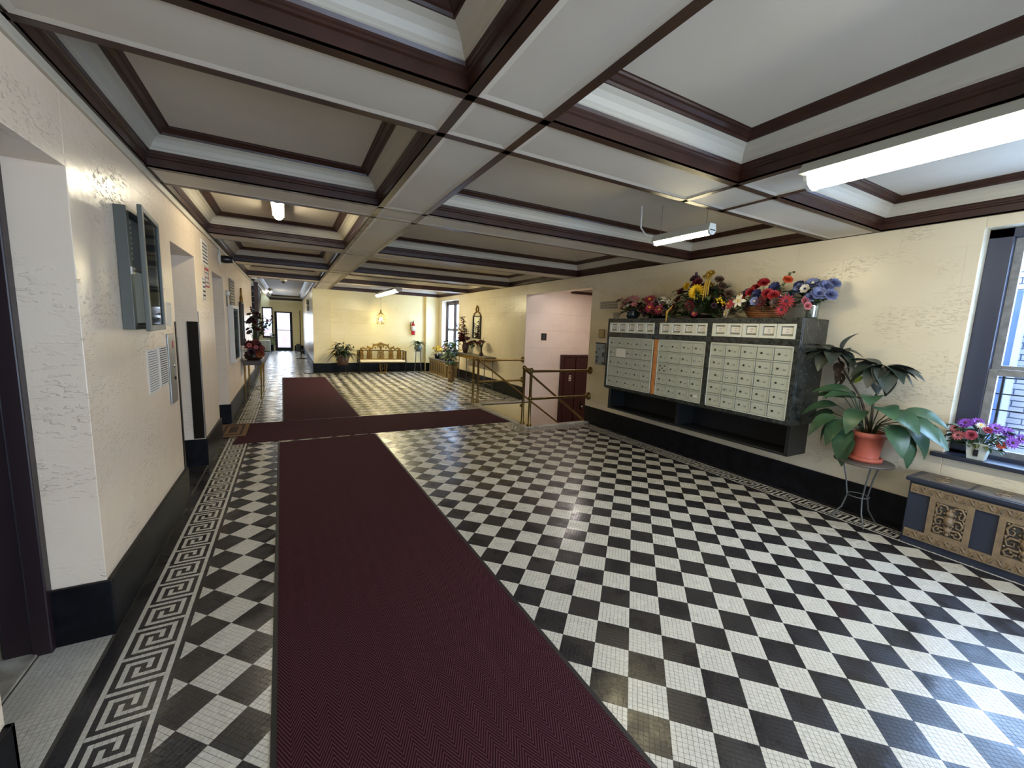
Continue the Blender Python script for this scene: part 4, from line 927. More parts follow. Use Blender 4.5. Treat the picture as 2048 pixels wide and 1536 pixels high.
# far notice case, letter board, mirror
cs = thing('photo_display_case', 'white framed display case of photographs on the left wall', 'display case', (XL, 8.26, 1.35))
b = MB(); hw, hh = .42, .46
b.box(0, -hw, -hh, .07, -hw+.05, hh).box(0, hw-.05, -hh, .07, hw, hh).box(0, -hw+.05, hh-.05, .07, hw-.05, hh).box(0, -hw+.05, -hh, .07, hw-.05, -hh+.05).box(0, -hw+.05, -hh+.05, .01, hw-.05, hh-.05); b.build('frame', WHITEPL, cs, bevel=.004)
b = MB()
for (y0, z0, y1, z1) in ((-.33, .04, -.10, .34), (-.33, -.36, -.08, -.06), (.02, .12, .18, .36), (.22, .06, .34, .34), (.0, -.2, .16, .02), (.2, -.36, .34, -.1)): b.box(.01, y0, z0, .016, y1, z1)
b.build('photographs', GREYMET, cs); MB().box(.055, -hw+.05, -hh+.05, .058, hw-.05, hh-.05).build('glass', CASEGLASS, cs)
paper_sign('letter_board', 'brown edged letter board above the photograph display case', 8.42, 2.03, .58, .42, border=BRONZE, lines=8, seed=9, heavy=True, th=.02, bg=STONE)
wb = thing('wall_bell', 'small round white bell left of the letter board', 'bell', (XL, 7.75, 1.98)); MB().lathe([(.05, 0), (.05, .03), (.03, .045)], (0, 0, 0), 14, ax='x').build('dome', WHITEPL, wb); MB().box(0, -.02, -.20, .015, .02, -.05).build('back_plate', INKGREY, wb)
mr_ = thing('wall_mirror', 'tall gilt mirror with a crest on the left wall past the display case', 'mirror', (XL, 9.72, 1.50))
b = MB(); b.box(0, -.2, -.42, .05, -.17, .42).box(0, .17, -.42, .05, .2, .42).box(0, -.17, .39, .05, .17, .42).box(0, -.17, -.42, .05, .17, -.39); b.build('frame', BRONZE, mr_, bevel=.005)
MB().box(.01, -.17, -.39, .02, .17, .39).build('glass', MIRROR, mr_)
b = MB(); b.tube([(.03, -.12, .42), (.03, -.09, .50), (.03, 0, .54), (.03, .09, .50), (.03, .12, .42)], .022, 8).tube([(.03, 0, .54), (.03, -.03, .60), (.03, 0, .68), (.03, .03, .60)], .018, 8, closed=False); b.build('crest', GOLD, mr_)
# ================================================================ FOLIAGE AND FLOWER KIT
def leaf_mesh(name, L, W, droop, m, nu=6, fold=.18, tip=1.0, wave=0.0, twist=0.0, notch=.75):
    vs = []; fs = []
    for i in range(nu+1):
        t = i/nu; w_ = W*max(.02, math.sin(math.pi*min(1, t**notch*0.98+.01)))**(.8*tip); y = L*t*(1-.18*droop*t); z = -droop*L*.55*t*t+.04*L*math.sin(t*3)
        for j in range(5):
            s_ = (j-2)/2; x = s_*w_/2
            vs.append((x, y, z+abs(s_)*w_*fold+wave*W*math.sin(t*14+j)*abs(s_)))
    for i in range(nu):
        for j in range(4): a = i*5+j; fs.append((a, a+1, a+6, a+5))
    return MB().add(vs, fs, 0, True).mesh(name, m)
def petal(b, L, W, d, lift, m, z=0.0, pointed=True, cup=.2, r0=.0):
    """add a petal pointing at azimuth d, rising at angle lift"""
    c, s_ = math.cos(d), math.sin(d); vs = []
    prof = [(0, .35), (.35, .9), (.7, 1.0 if not pointed else .8), (1.0, .12 if pointed else .6)]
    for t, w_ in prof:
        r = r0+L*t*math.cos(lift)*(1-.1*t); h = z+L*t*math.sin(lift)-cup*L*t*t*.5
        for e in (-1, 0, 1):
            x = r; y = e*W/2*w_; zz = h+abs(e)*W*.12
            vs.append((x*c-y*s_, x*s_+y*c, zz))
    fs = [(i*3+j, i*3+j+1, i*3+j+4, i*3+j+3) for i in range(3) for j in range(2)]
    b.add(vs, fs, m, True)
FM = {}
def flower_mesh(kind, size, m, mc):
    key = (kind, round(size, 3), m.name, mc.name)
    if key in FM: return FM[key]
    b = MB(); r = size
    if kind == 'daisy':
        for lay, n, lf, k in ((0, 14, .15, 1), (1, 10, .5, .8)):
            for i in range(n): petal(b, r*k, r*.26, 2*math.pi*i/n+lay*.2, lf, 0, cup=.3)
        b.ball((0, 0, r*.12), r*.2, 8, 5, 1, .6)
    elif kind == 'mum':
        for lay, n, lf, k in ((0, 16, .0, 1), (1, 15, .35, .95), (2, 12, .7, .8), (3, 9, 1.0, .6), (4, 5, 1.3, .42)):
            for i in range(n): petal(b, r*k, r*.24, 2*math.pi*(i+lay*.37)/n, lf, 0, cup=.15, pointed=False)
        b.ball((0, 0, r*.1), r*.14, 6, 4, 1)
    elif kind == 'lily':
        for i in range(6): petal(b, r, r*.46, 2*math.pi*i/6+(.1 if i % 2 else 0), .45 if i % 2 else .3, 0, cup=.75)
        for i in range(5): a = 2*math.pi*i/5; b.tube([(0, 0, 0), (r*.15*math.cos(a), r*.15*math.sin(a), r*.45)], r*.025, 4, 1)
    elif kind == 'rose':
        for lay, n, lf, k in ((0, 6, .35, 1), (1, 5, .8, .85), (2, 4, 1.15, .7), (3, 3, 1.4, .6)):
            for i in range(n): petal(b, r*k, r*.8, 2*math.pi*(i+lay*.4)/n, lf, 0, cup=.25, pointed=False)
    elif kind == 'anemone':
        for lay, n, lf, k in ((0, 6, .35, 1), (1, 5, .65, .85)):
            for i in range(n): petal(b, r*k, r*.75, 2*math.pi*(i+lay*.5)/n, lf, 0, cup=.1, pointed=False)
        b.ball((0, 0, r*.25), r*.22, 8, 5, 1)
    elif kind == 'poinsettia':
        for lay, n, lf, k in ((0, 7, .05, 1), (1, 6, .35, .75), (2, 5, .8, .45)):
            for i in range(n): petal(b, r*k, r*.42, 2*math.pi*(i+lay*.4)/n, lf, 0, cup=.25)
        b.ball((0, 0, r*.12), r*.1, 6, 4, 1)
    elif kind == 'berries':
        rn_ = random.Random(3)
        for i in range(12): b.ball((rn_.uniform(-r, r)*.7, rn_.uniform(-r, r)*.7, rn_.uniform(-.3, .7)*r), r*.24, 6, 4, 0)
    FM[key] = b.mesh('flower_'+kind, [m, mc]); return FM[key]
def spray(points_to, r, m, beads=9, bead=.012, L=None, curve=.0, seed=0):
    """a stem set with little blooms or leaflets, along +Y"""
    rn_ = random.Random(seed); b = MB(); L = L or .3
    pts = [(0, L*t/6, -curve*L*(t/6)**2) for t in range(7)]
    b.tube(pts, r, 4, 1)
    for i in range(beads):
        t = .35+.65*i/max(1, beads-1); y = L*t; z = -curve*L*t*t; a = rn_.uniform(0, 6.28)
        b.ball((bead*1.2*math.cos(a), y, z+bead*1.2*math.sin(a)), bead*rn_.uniform(.7, 1.2), 6, 4, 0)
    return b
def vessel_lathe(prof, m, n=20): return MB().lathe(prof, (0, 0, 0), n)
leafA = leaf_mesh('leaf', .11, .055, .5, G_DK); leafB = leaf_mesh('leaf', .09, .05, .6, G_OLV); leafC = leaf_mesh('leaf', .10, .05, .4, G_MID)
def bouquet(name, label, cat, loc, vessel, flowers, leaves=20, lr=(.1, .08), lz=(.02, .14), leafset=None, sprays=(), group=None, seed=1, rim=.12, lsc=1.0, rz=0, grass=0, gm=None, gl=.25, fill=None):
    sd = 0 if abs(loc[0]) < .15 else (1 if loc[0] > 4 else (-1 if loc[0] < 0 and loc[1] < 13 else 0)); wall_ = abs((XR if sd > 0 else XL)-loc[0])-.03
    def cx_(v, reach):
        return v if not sd or v*sd <= 0 else sd*min(abs(v), max(0, wall_-reach))
    """flowers: (kind, mat, centre mat, size, (dx,dy,dz)[, facing])  positions from the vessel foot"""
    t = thing(name, label, cat, loc, rz, group); rn_ = random.Random(seed)
    for nm, mbld, mm_ in vessel: mbld.build(nm, mm_, t)
    sm = MB()
    if fill: flowers = list(flowers)+rnd_flowers(fill[0], fill[1], fill[2], fill[3], fill[4], fill[5], fill[6], seed+100)
    for fl_ in flowers:
        kind, m, mc, sz, p = fl_[:5]; p = Vector((cx_(p[0], sz), p[1], p[2])); base = Vector((p.x*.15, p.y*.15, rim*.8))
        d_ = Vector(fl_[5]) if len(fl_) > 5 else (p-Vector((0, 0, rim*.6))).normalized()+Vector((-.7 if loc[0] > 4 else 0, -.35, 0))
        d_.normalize(); M_ = d_.to_track_quat('Z', 'Y').to_matrix().to_4x4(); M_.translation = p
        link('flower', flower_mesh(kind, sz, m, mc), t, M_)
        sm.tube([base, (base+p)/2+Vector((0, 0, .01)), p-d_*.002], .0028, 4)
    for k in range(leaves):
        a = rn_.uniform(0, 6.283); r_ = rn_.uniform(.3, 1); p = Vector((cx_(lr[0]*r_*math.cos(a), .13*lsc), lr[1]*r_*math.sin(a), rim+rn_.uniform(*lz)))
        d_ = Vector((math.cos(a)*lr[0], math.sin(a)*lr[1], rn_.uniform(-.06, .12))).normalized()
        if sd and d_.x*sd > 0 and abs(p.x) > wall_-.16*lsc: d_.x *= -.3
        ls = leafset or [leafA, leafB, leafC]
        link('leaf', ls[k % len(ls)], t, at(d_, (rn_.uniform(-.4, .4), rn_.uniform(-.4, .4), 1), p, lsc*rn_.uniform(.7, 1.2)))
        sm.tube([(p.x*.1, p.y*.1, rim*.8), p], .002, 4)
    for (d_, b_, m1, nm) in sprays: link(nm, b_.mesh(nm, [m1, STEM]), t, at(d_, (0, 0, 1), (0, 0, rim)))
    if grass:
        gb = MB()
        for k in range(grass):
            a = rn_.uniform(0, 6.283); e = rn_.uniform(.25, .9); dx = Vector((math.cos(a)*e, math.sin(a)*e, 1)).normalized()*gl*rn_.uniform(.7, 1.1); dx.x = cx_(dx.x, .01)
            gb.tube([(0, 0, rim*.8), dx*.5+Vector((0, 0, rim+.01)), dx+Vector((0, 0, rim-.02))], [.0025, .002, .0008], 3)
        stuff(gb.build('grass_wisps', gm or G_OLV, t))
    stuff(sm.build('stems', STEM, t)); return t
def rnd_flowers(n, kinds, ex, ey, z0, z1, sz, seed, front=None):
    r_ = random.Random(seed); out = []
    for k in range(n):
        a = r_.uniform(0, 6.283); q_ = math.sqrt(r_.uniform(.05, 1)); dz = z0+(z1-z0)*math.sqrt(max(0, 1-q_*q_))*r_.uniform(.7, 1.05)
        kd, m, mc = kinds[k % len(kinds)]
        p = (ex*q_*math.cos(a), ey*q_*math.sin(a), dz); d_ = Vector((p[0]*1.2-.25*ex, p[1]*1.2, max(.02, dz*.5-.02)))
        out.append((kd, m, mc, sz*r_.uniform(.75, 1.2), p, tuple(d_)))
    return out
MTOP = MZ1
# ---- on the mailboxes, left to right in the picture
bouquet('flower_arrangement', 'pink silk lilies in a dark blue pot at the far end of the mailboxes', 'flowers', (4.92, 4.55, MTOP),
        [('pot', vessel_lathe([(.05, 0), (.085, .03), (.095, .07), (.075, .11), (.085, .125), (.07, .125), (.06, .10)], 0), TEAL)],
        [('lily', P_PINK, P_WHT, .085, (-.06, .10, .24)), ('lily', P_PINK, P_WHT, .08, (-.10, .02, .27)), ('lily', P_PINK, P_WHT, .075, (-.02, -.06, .30)), ('lily', P_PINK, P_WHT, .07, (-.05, .17, .19)),
         ('lily', P_PINK, P_WHT, .07, (-.08, -.10, .21)), ('lily', P_PINK, P_WHT, .07, (.02, .08, .32)), ('lily', P_PINK, P_WHT, .06, (-.10, .15, .29))], leaves=46, lr=(.14, .20), lz=(-.02, .17), seed=2, fill=(10, [('rose', P_PINK, P_PINK), ('berries', P_PLUM, P_PLUM), ('rose', P_WHT, P_PINK)], .12, .17, .14, .27, .035), grass=10, gm=P_BRN, gl=.3)
bouquet('flower_arrangement', 'crimson silk daisies and brown grasses between the lilies and the tall bouquet', 'flowers', (4.90, 4.06, MTOP),
        [('basket', vessel_lathe([(.10, 0), (.12, .04), (.13, .07), (.11, .07), (.10, .05)], 0), BRONZE)],
        [('daisy', P_MAG, P_YEL, .10, (-.10, .06, .26)), ('daisy', P_MAG, P_YEL, .09, (-.15, .0, .15)), ('daisy', P_MAG, P_YEL, .08, (-.13, -.14, .12)), ('daisy', P_RED, P_YEL, .07, (-.05, .14, .20)), ('rose', P_PLUM, P_PLUM, .06, (-.12, .18, .14)),
         ('daisy', P_WHT, P_YEL, .06, (-.05, -.12, .26)), ('daisy', P_WHT, P_YEL, .055, (-.02, -.2, .22)), ('berries', P_WHT, P_WHT, .05, (-.06, -.24, .18)), ('rose', P_PLUM, P_PLUM, .06, (-.12, .10, .07)), ('berries', P_DRED, P_DRED, .05, (-.12, -.05, .06)), ('rose', P_PINK, P_PINK, .055, (-.02, .2, .27)), ('rose', P_BRN, P_BRN, .055, (-.13, -.24, .08))],
        leaves=70, lr=(.17, .28), lz=(-.05, .16), seed=5, fill=(30, [('rose', P_PLUM, P_PLUM), ('berries', P_WHT, P_WHT), ('daisy', P_MAG, P_YEL), ('rose', P_BRN, P_BRN), ('berries', P_DRED, P_DRED), ('rose', P_PINK, P_PINK)], .15, .28, .06, .22, .042), rim=.09, grass=36, gm=P_PLUM, gl=.36)
am = lambda s_: spray(None, .003, None, 26, .014, .27, .25, s_)
bouquet('flower_arrangement', 'tall autumn arrangement with a large yellow mum at the middle of the mailboxes', 'flowers', (4.90, 3.34, MTOP),
        [('basket', vessel_lathe([(.13, 0), (.15, .04), (.16, .07), (.14, .07), (.13, .05)], 0), BRONZE)],
        [('mum', P_YEL, P_GOLD, .105, (-.20, -.02, .31), (-1, -.1, .25)), ('mum', P_YEL, P_GOLD, .06, (-.10, .20, .40), (-.9, .3, .4)), ('mum', P_GOLD, P_YEL, .07, (-.08, -.10, .52), (-.5, 0, .6)), ('berries', P_GOLD, P_GOLD, .05, (-.06, -.03, .48)),
         ('berries', P_YEL, P_GOLD, .05, (-.16, -.30, .20)), ('berries', P_YEL, P_GOLD, .035, (-.16, -.36, .16)), ('rose', P_DRED, P_DRED, .07, (-.16, .0, .42)), ('rose', P_DRED, P_DRED, .06, (-.12, .26, .33)), ('rose', P_DRED, P_DRED, .06, (-.10, .30, .24)),
         ('rose', P_PLUM, P_PLUM, .07, (-.10, .09, .47)), ('rose', P_PLUM, P_PLUM, .06, (-.12, .07, .39)), ('daisy', P_DRED, P_PLUM, .08, (-.20, .06, .17)), ('daisy', P_DRED, P_PLUM, .07, (-.20, .02, .11)), ('daisy', P_MAG, P_YEL, .05, (-.21, -.03, .06)),
         ('rose', P_BRN, P_BRN, .06, (-.10, -.28, .36)), ('rose', P_BRN, P_BRN, .06, (-.08, -.22, .44)), ('rose', P_BRN, P_BRN, .06, (-.12, -.38, .27)), ('rose', P_PLUM, P_PLUM, .055, (-.12, -.36, .12)), ('daisy', P_WHT, P_YEL, .045, (-.12, .38, .24)), ('daisy', P_WHT, P_YEL, .045, (-.1, .33, .30)), ('rose', P_DRED, P_DRED, .05, (-.15, .32, .15))],
        leaves=150, lr=(.21, .36), lz=(-.08, .28), seed=8, fill=(44, [('rose', P_PLUM, P_PLUM), ('rose', P_DRED, P_DRED), ('berries', P_BRN, P_BRN), ('berries', P_PLUM, P_PLUM), ('rose', P_BRN, P_BRN), ('berries', P_GOLD, P_GOLD), ('berries', P_DRED, P_DRED)], .19, .36, .06, .42, .046), rim=.10, lsc=1.25,
        sprays=[((-.5, .5, -.6), am(1), P_GOLD, 'hanging_amaranth'), ((-.35, .12, .9), spray(None, .003, None, 20, .015, .46, -.1, 2), P_PLUM, 'plume'), ((-.2, -.2, .9), spray(None, .003, None, 22, .016, .46, .0, 4), P_GOLD, 'plume')], grass=60, gm=P_BRN, gl=.42)
t3 = MB()
for k, dy in enumerate((-.14, -.165, -.19)): t3.tube([(4.70, 3.34+dy, MTOP+.44), (4.67, 3.34+dy-.01, MTOP+.36), (4.67, 3.34+dy-.005*k, MTOP+.20+.03*k)], [.006, .012, .004], 6)
t3.tube([(4.72, 3.66, MTOP+.16), (4.66, 3.69, MTOP+.08), (4.65, 3.685, MTOP-.05)], [.006, .016, .004], 6)
t3o = t3.build('hanging_amaranth', P_GOLD, bpy.data.objects['flower_arrangement.002']); t3o.matrix_parent_inverse = Matrix.Translation((-4.90, -3.34, -MTOP))
bk = MB(); 
for k in range(7):
    a = .085+.012*k; bk.tube([((a+.02)*math.cos(t)*.8, (a+.07)*math.sin(t), .006+.018*k) for t in [2*math.pi*i/28 for i in range(28)]], .0095, 6, closed=True)
for i in range(18):
    a = 2*math.pi*i/18; bk.tube([(.10*math.cos(a)*.8, .155*math.sin(a), 0), (.178*math.cos(a)*.8, .228*math.sin(a), .12)], .005, 5)
bouquet('flower_basket', 'wicker basket of red, navy and white silk flowers on the mailboxes', 'flowers', (4.90, 2.60, MTOP),
        [('woven_basket', bk, WICKER)],
        [('lily', P_WHT, P_YEL, .095, (-.20, .17, .18), (-1, .1, .2)), ('lily', P_WHT, P_YEL, .09, (-.16, .30, .13), (-.9, .5, .2)), ('lily', P_MAG, P_YEL, .075, (-.20, .27, .15), (-1, .2, .2)), ('daisy', P_WHT, P_YEL, .075, (-.16, .33, .06), (-.8, .6, .1)), ('lily', P_WHT, P_YEL, .08, (-.05, .26, .25)),
         ('anemone', P_BLU, P_BLU, .062, (-.17, .0, .245), (-1, 0, .3)), ('anemone', P_BLU, P_BLU, .065, (-.10, -.13, .31), (-1, -.1, .4)), ('anemone', P_BLU, P_BLU, .055, (-.12, .14, .27)), ('anemone', P_LBL, P_WHT, .055, (-.20, .0, .17), (-1, 0, .2)),
         ('rose', P_RED, P_DRED, .07, (-.10, -.01, .36)), ('rose', P_RED, P_DRED, .065, (-.14, .09, .27)), ('rose', P_ORG, P_RED, .055, (-.06, -.22, .38)), ('rose', P_RED, P_DRED, .07, (-.16, -.10, .24)), ('rose', P_RED, P_DRED, .065, (-.18, -.17, .22)), ('rose', P_ORG, P_RED, .05, (-.12, .17, .24)),
         ('daisy', P_DRED, P_PLUM, .08, (-.20, -.06, .16), (-1, 0, .1)), ('daisy', P_RED, P_PLUM, .085, (-.18, -.30, .16), (-.8, -.5, .1)), ('daisy', P_RED, P_PLUM, .07, (-.19, -.27, .08), (-.9, -.4, 0)), ('anemone', P_BRN, P_PLUM, .06, (-.20, -.21, .15), (-1, -.2, .1)), ('rose', P_PINK, P_PINK, .05, (-.05, -.40, .17)), ('rose', P_PINK, P_PINK, .045, (-.06, -.43, .12)), ('rose', P_RED, P_DRED, .06, (-.05, .10, .32)), ('rose', P_MAG, P_DRED, .06, (-.03, -.1, .27))],
        leaves=64, lr=(.17, .26), lz=(-.03, .16), seed=12, fill=(26, [('rose', P_RED, P_DRED), ('daisy', P_DRED, P_PLUM), ('rose', P_BLU, P_BLU), ('rose', P_WHT, P_WHT), ('rose', P_PLUM, P_PLUM), ('berries', P_WHT, P_WHT)], .16, .28, .10, .28, .045), rim=.12, sprays=[((-.05, -.42, .75), spray(None, .003, None, 14, .012, .42, .1, 9), G_OLV, 'bud_spray'), ((-.1, .5, .6), spray(None, .003, None, 12, .01, .3, .1, 10), P_WHT, 'bud_spray')], grass=14, gm=G_OLV, gl=.25)
vg = vessel_lathe([(.05, 0), (.055, .02), (.058, .12), (.066, .165), (.060, .165), (.052, .12), (.048, .012)], 0)
bouquet('flower_vase', 'periwinkle blue silk anemones in a clear glass vase at the near end of the mailboxes', 'flowers', (4.98, 2.19, MTOP),
        [('glass_vase', vg, VASEGL), ('foam_filling', vessel_lathe([(.035, .01), (.04, .08), (.035, .13)], 0), CERAM)],
        [('anemone', P_LBL, P_BLU, .085, (-.07, .09, .28)), ('anemone', P_LBL, P_BLU, .08, (-.02, -.10, .30)), ('anemone', P_WHT, P_BLU, .052, (-.11, .03, .285), (-1, 0, .3)), ('anemone', P_LBL, P_BLU, .085, (-.08, -.08, .23)), ('anemone', P_LBL, P_WHT, .08, (-.01, .02, .335)), ('rose', P_LBL, P_BLU, .07, (-.05, -.16, .22)),
         ('anemone', P_LBL, P_BLU, .07, (-.05, .17, .24)), ('rose', P_LBL, P_BLU, .07, (.03, -.14, .33)), ('anemone', P_BLU, P_LBL, .06, (-.05, .12, .33)), ('rose', P_LBL, P_BLU, .06, (-.1, -.02, .20)), ('anemone', P_LBL, P_BLU, .07, (.05, .1, .3))],
        leaves=16, lr=(.09, .13), lz=(.0, .06), seed=14, fill=(12, [('rose', P_LBL, P_BLU), ('anemone', P_LBL, P_WHT), ('rose', P_BLU, P_LBL)], .09, .15, .19, .31, .05), rim=.17)
# ================================================================ NEAR PLANT ON ITS STAND
PX, PY, PZ = 4.90, 1.575, 0.58
ps = thing('plant_stand', 'round brown topped stand with thin bent metal legs below the large potted plant', 'stand', (PX, PY, 0))
MB().lathe([(.20, PZ-.022), (.21, PZ-.018), (.21, PZ-.004), (.205, PZ), (.001, PZ)], (0, 0, 0), 36).build('table_top', TABTOP, ps)
for a in (2.0, 3.9, 5.6):
    c, s_ = math.cos(a), math.sin(a); MB().tube([(.14*c, .14*s_, PZ-.022), (.10*c, .10*s_, .40), (.075*c, .075*s_, .24), (.10*c, .10*s_, .12), (.17*c, .17*s_, .008)], .0065, 8).build('leg', IRON, ps)
MB().tube([(.078*math.cos(a), .078*math.sin(a), .25) for a in [2*math.pi*i/24 for i in range(24)]], .005, 6, closed=True).build('brace_ring', IRON, ps)
bp_ = thing('potted_plant', 'large broad leaved plant in a terracotta pot on the stand beside the mailboxes', 'plant', (PX, PY, PZ))
MB().lathe([(.105, .0), (.125, .006), (.128, .035), (.118, .04), (.10, .032), (.098, .04), (.122, .215), (.135, .22), (.138, .262), (.126, .265), (.118, .23)], (0, 0, 0), 32).build('pot', TERRA, bp_)
MB().lathe([(.117, .225), (.06, .235), (.001, .238)], (0, 0, 0), 20).build('soil', SOIL, bp_)
bigl = [leaf_mesh('leaf', L_, W_, dr_, G_BIG, 9, .10, 1, .012) for L_, W_, dr_ in ((.31, .165, .75), (.28, .16, 1.05), (.34, .17, .55))]
# camera-facing fan: azimuth about +Z (toward -x is the room), length of stalk, height
spec = [(100, .20, .30, 0, .2), (118, .24, .22, 0, -.05), (138, .27, .12, 1, -.25), (96, .26, .12, 0, -.12), (152, .22, .10, 1, -.5), (165, .22, .02, 1, -.75), (80, .18, .33, 0, .25), (175, .15, .22, 1, -.2), (160, .17, -.06, 1, -1.1),
        (142, .14, -.04, 1, -1.2), (215, .15, .26, 0, .25), (235, .19, .24, 0, -.05), (250, .22, .20, 2, -.15), (262, .25, .17, 2, -.3), (275, .25, .10, 1, -.6), (256, .2, .05, 1, -.8), (285, .2, .24, 0, .1), (236, .2, .12, 1, -.6), (60, .16, .3, 0, .2), (150, .13, .32, 0, .4), (195, .12, .34, 0, .35), (268, .20, .0, 1, -.9), (110, .20, .05, 1, -.55), (125, .15, .36, 0, .35)]
pst = MB()
for az, rr_, hz_, k, el in spec:
    a = rad(az); c, s_ = math.cos(a), math.sin(a); c2 = max(c, -1) if c < 0 else c*.35
    p = Vector((c2*rr_*.85, s_*rr_, .26+hz_*.9)); d_ = Vector((c2, s_, el)).normalized()
    link('leaf', bigl[k], bp_, at(d_, (-.35, 0, 1), p))
    pst.tube([(c2*.02, s_*.03, .23), (c2*.06, s_*.08, .30+hz_*.25), p], .0042, 5)
pst.build('leaf_stalks', STEM, bp_)
ti = [leaf_mesh('leaf', .21, .115, .5, G_TI, 7, .16), leaf_mesh('leaf', .19, .11, 1.0, G_TI, 7, .16)]; dead = leaf_mesh('withered_leaf', .16, .05, 1.3, G_DEAD, 7, .35, 1, .03); yl = leaf_mesh('leaf', .08, .05, .8, G_YEL, 5, .2)
tp = thing('cane_plant', 'tall dusky leaved plant with two leaf rosettes rising behind the broad leaved plant', 'plant', (PX+.10, PY+.02, PZ+.24))
def rosette(cx, cy, cz, n, seed, lean, sc_=1.0):
    r_ = random.Random(seed)
    for k in range(n):
        a = 2*math.pi*k/n+r_.uniform(-.2, .2); el = r_.uniform(-.6, .5); c, s_ = math.cos(a), math.sin(a); cx_ = c if c < 0 else c*.3
        link('leaf', ti[k % 2], tp, at(Vector((cx_, s_, el)), (0, 0, 1), (cx+cx_*.015, cy+s_*.02, cz+.01*(k % 3)), sc_*r_.uniform(.9, 1.15)))
rosette(-.10, .33, .68, 16, 3, 0, 1.15); rosette(-.14, -.06, .58, 17, 4, 0, 1.25)
link('leaf', ti[0], tp, at((-.1, -.28, .75), (0, 1, .2), (-.08, .27, .72), 1.0))
for k in range(9):
    a = k*.7; link('withered_leaf', dead, tp, at((math.cos(a)*.4-.1, math.sin(a)*.5, -.8), (0, 0, 1), (-.07, .27+.02*math.sin(a*2), .62-.015*k), .95))
link('leaf', yl, tp, at((-.3, .5, -.5), (-1, 0, .3), (-.15, .06, .50), 1.1))
MB().tube([(0, 0, 0), (-.02, .10, .3), (-.05, .24, .52), (-.08, .33, .72)], [.011, .010, .009, .008], 6).tube([(0, 0, 0), (-.04, .0, .3), (-.07, -.06, .45), (-.10, -.04, .62)], [.011, .01, .009, .008], 6).build('cane', G_DEAD, tp)
# ================================================================ RADIATOR COVERS
def scroll(b, pts, r, m=0, flat=.7): b.tube(pts, r, 6, m, flat=flat)
def spiral(cx, cz, r0, r1, a0, turns, x, n=14, sgn=1):
    return [(x, cx+(r0+(r1-r0)*i/n)*math.cos(a0+sgn*turns*2*math.pi*i/n), cz+(r0+(r1-r0)*i/n)*math.sin(a0+sgn*turns*2*math.pi*i/n)) for i in range(n+1)]
RX, RY1, RY0, RH = 4.83, 1.245, -0.45, .555
rc = thing('radiator_cover', 'dark navy radiator cover with tan carved panels under the near window', 'radiator cover', (0, 0, 0))
MB().box(RX+.015, RY0, .0, 5.118, RY1-.01, RH-.03).build('body', NAVY, rc, bevel=.004); MB().box(RX-.012, RY0-.01, RH-.03, 5.136, RY1+.012, RH).build('top_board', NAVY, rc, bevel=.004)
for (a, b_) in ((.92, 1.22), (.60, .91)):
    q = MB().box(RX+.01, a, RH, 5.12, b_-.012, RH+.004).build('top_panel', TANTOP, rc)
    z = MB()
    for k in range(2): z.tube([(p[1]-a+RX+.02, (a+b_)/2+p[2]-.0, RH+.005) for p in spiral(a+.08+.08*k, 0, .055, .01, 0, 1.3, 0)], .006, 5)
    z.build('incised_scroll', TAN, q)
MB().box(RX+.01, RY0, RH, 5.12, .57, RH+.003).build('plain_top_panel', TANTOP, rc)
def carved_band(y0, y1, z0, z1, x, parent):
    o = MB().box(x, y0, z0, x+.012, y1, z1).build('carved_band', TAN, parent); b = MB(); n = int((y1-y0)/.045); zc = (z0+z1)/2; h = (z1-z0)
    for k in range(n):
        y = y0+.022+k*.045; s_ = 1 if k % 2 else -1
        b.tube([(x-.002, y-.018, zc-s_*h*.3), (x-.004, y-.004, zc-s_*h*.1), (x-.004, y+.006, zc+s_*h*.2), (x-.002, y+.018, zc+s_*h*.32)], [.002, .006, .005, .002], 5)
        b.ball((x, y+.012, zc-s_*h*.25), .006, 6, 4)
    stuff(b.build('carved_vine', TAN, o)); d_ = MB()
    for k in range(n): d_.box(x-.0006, y0+.012+k*.045, zc+(.18 if k % 2 else -.3)*h, x, y0+.022+k*.045, zc+(.3 if k % 2 else -.18)*h)
    stuff(d_.build('pierced_holes', CARVEBACK, o))
carved_band(RY0, RY1-.025, .435, .505, RX, rc); carved_band(RY0, RY1-.025, .06, .13, RX, rc)
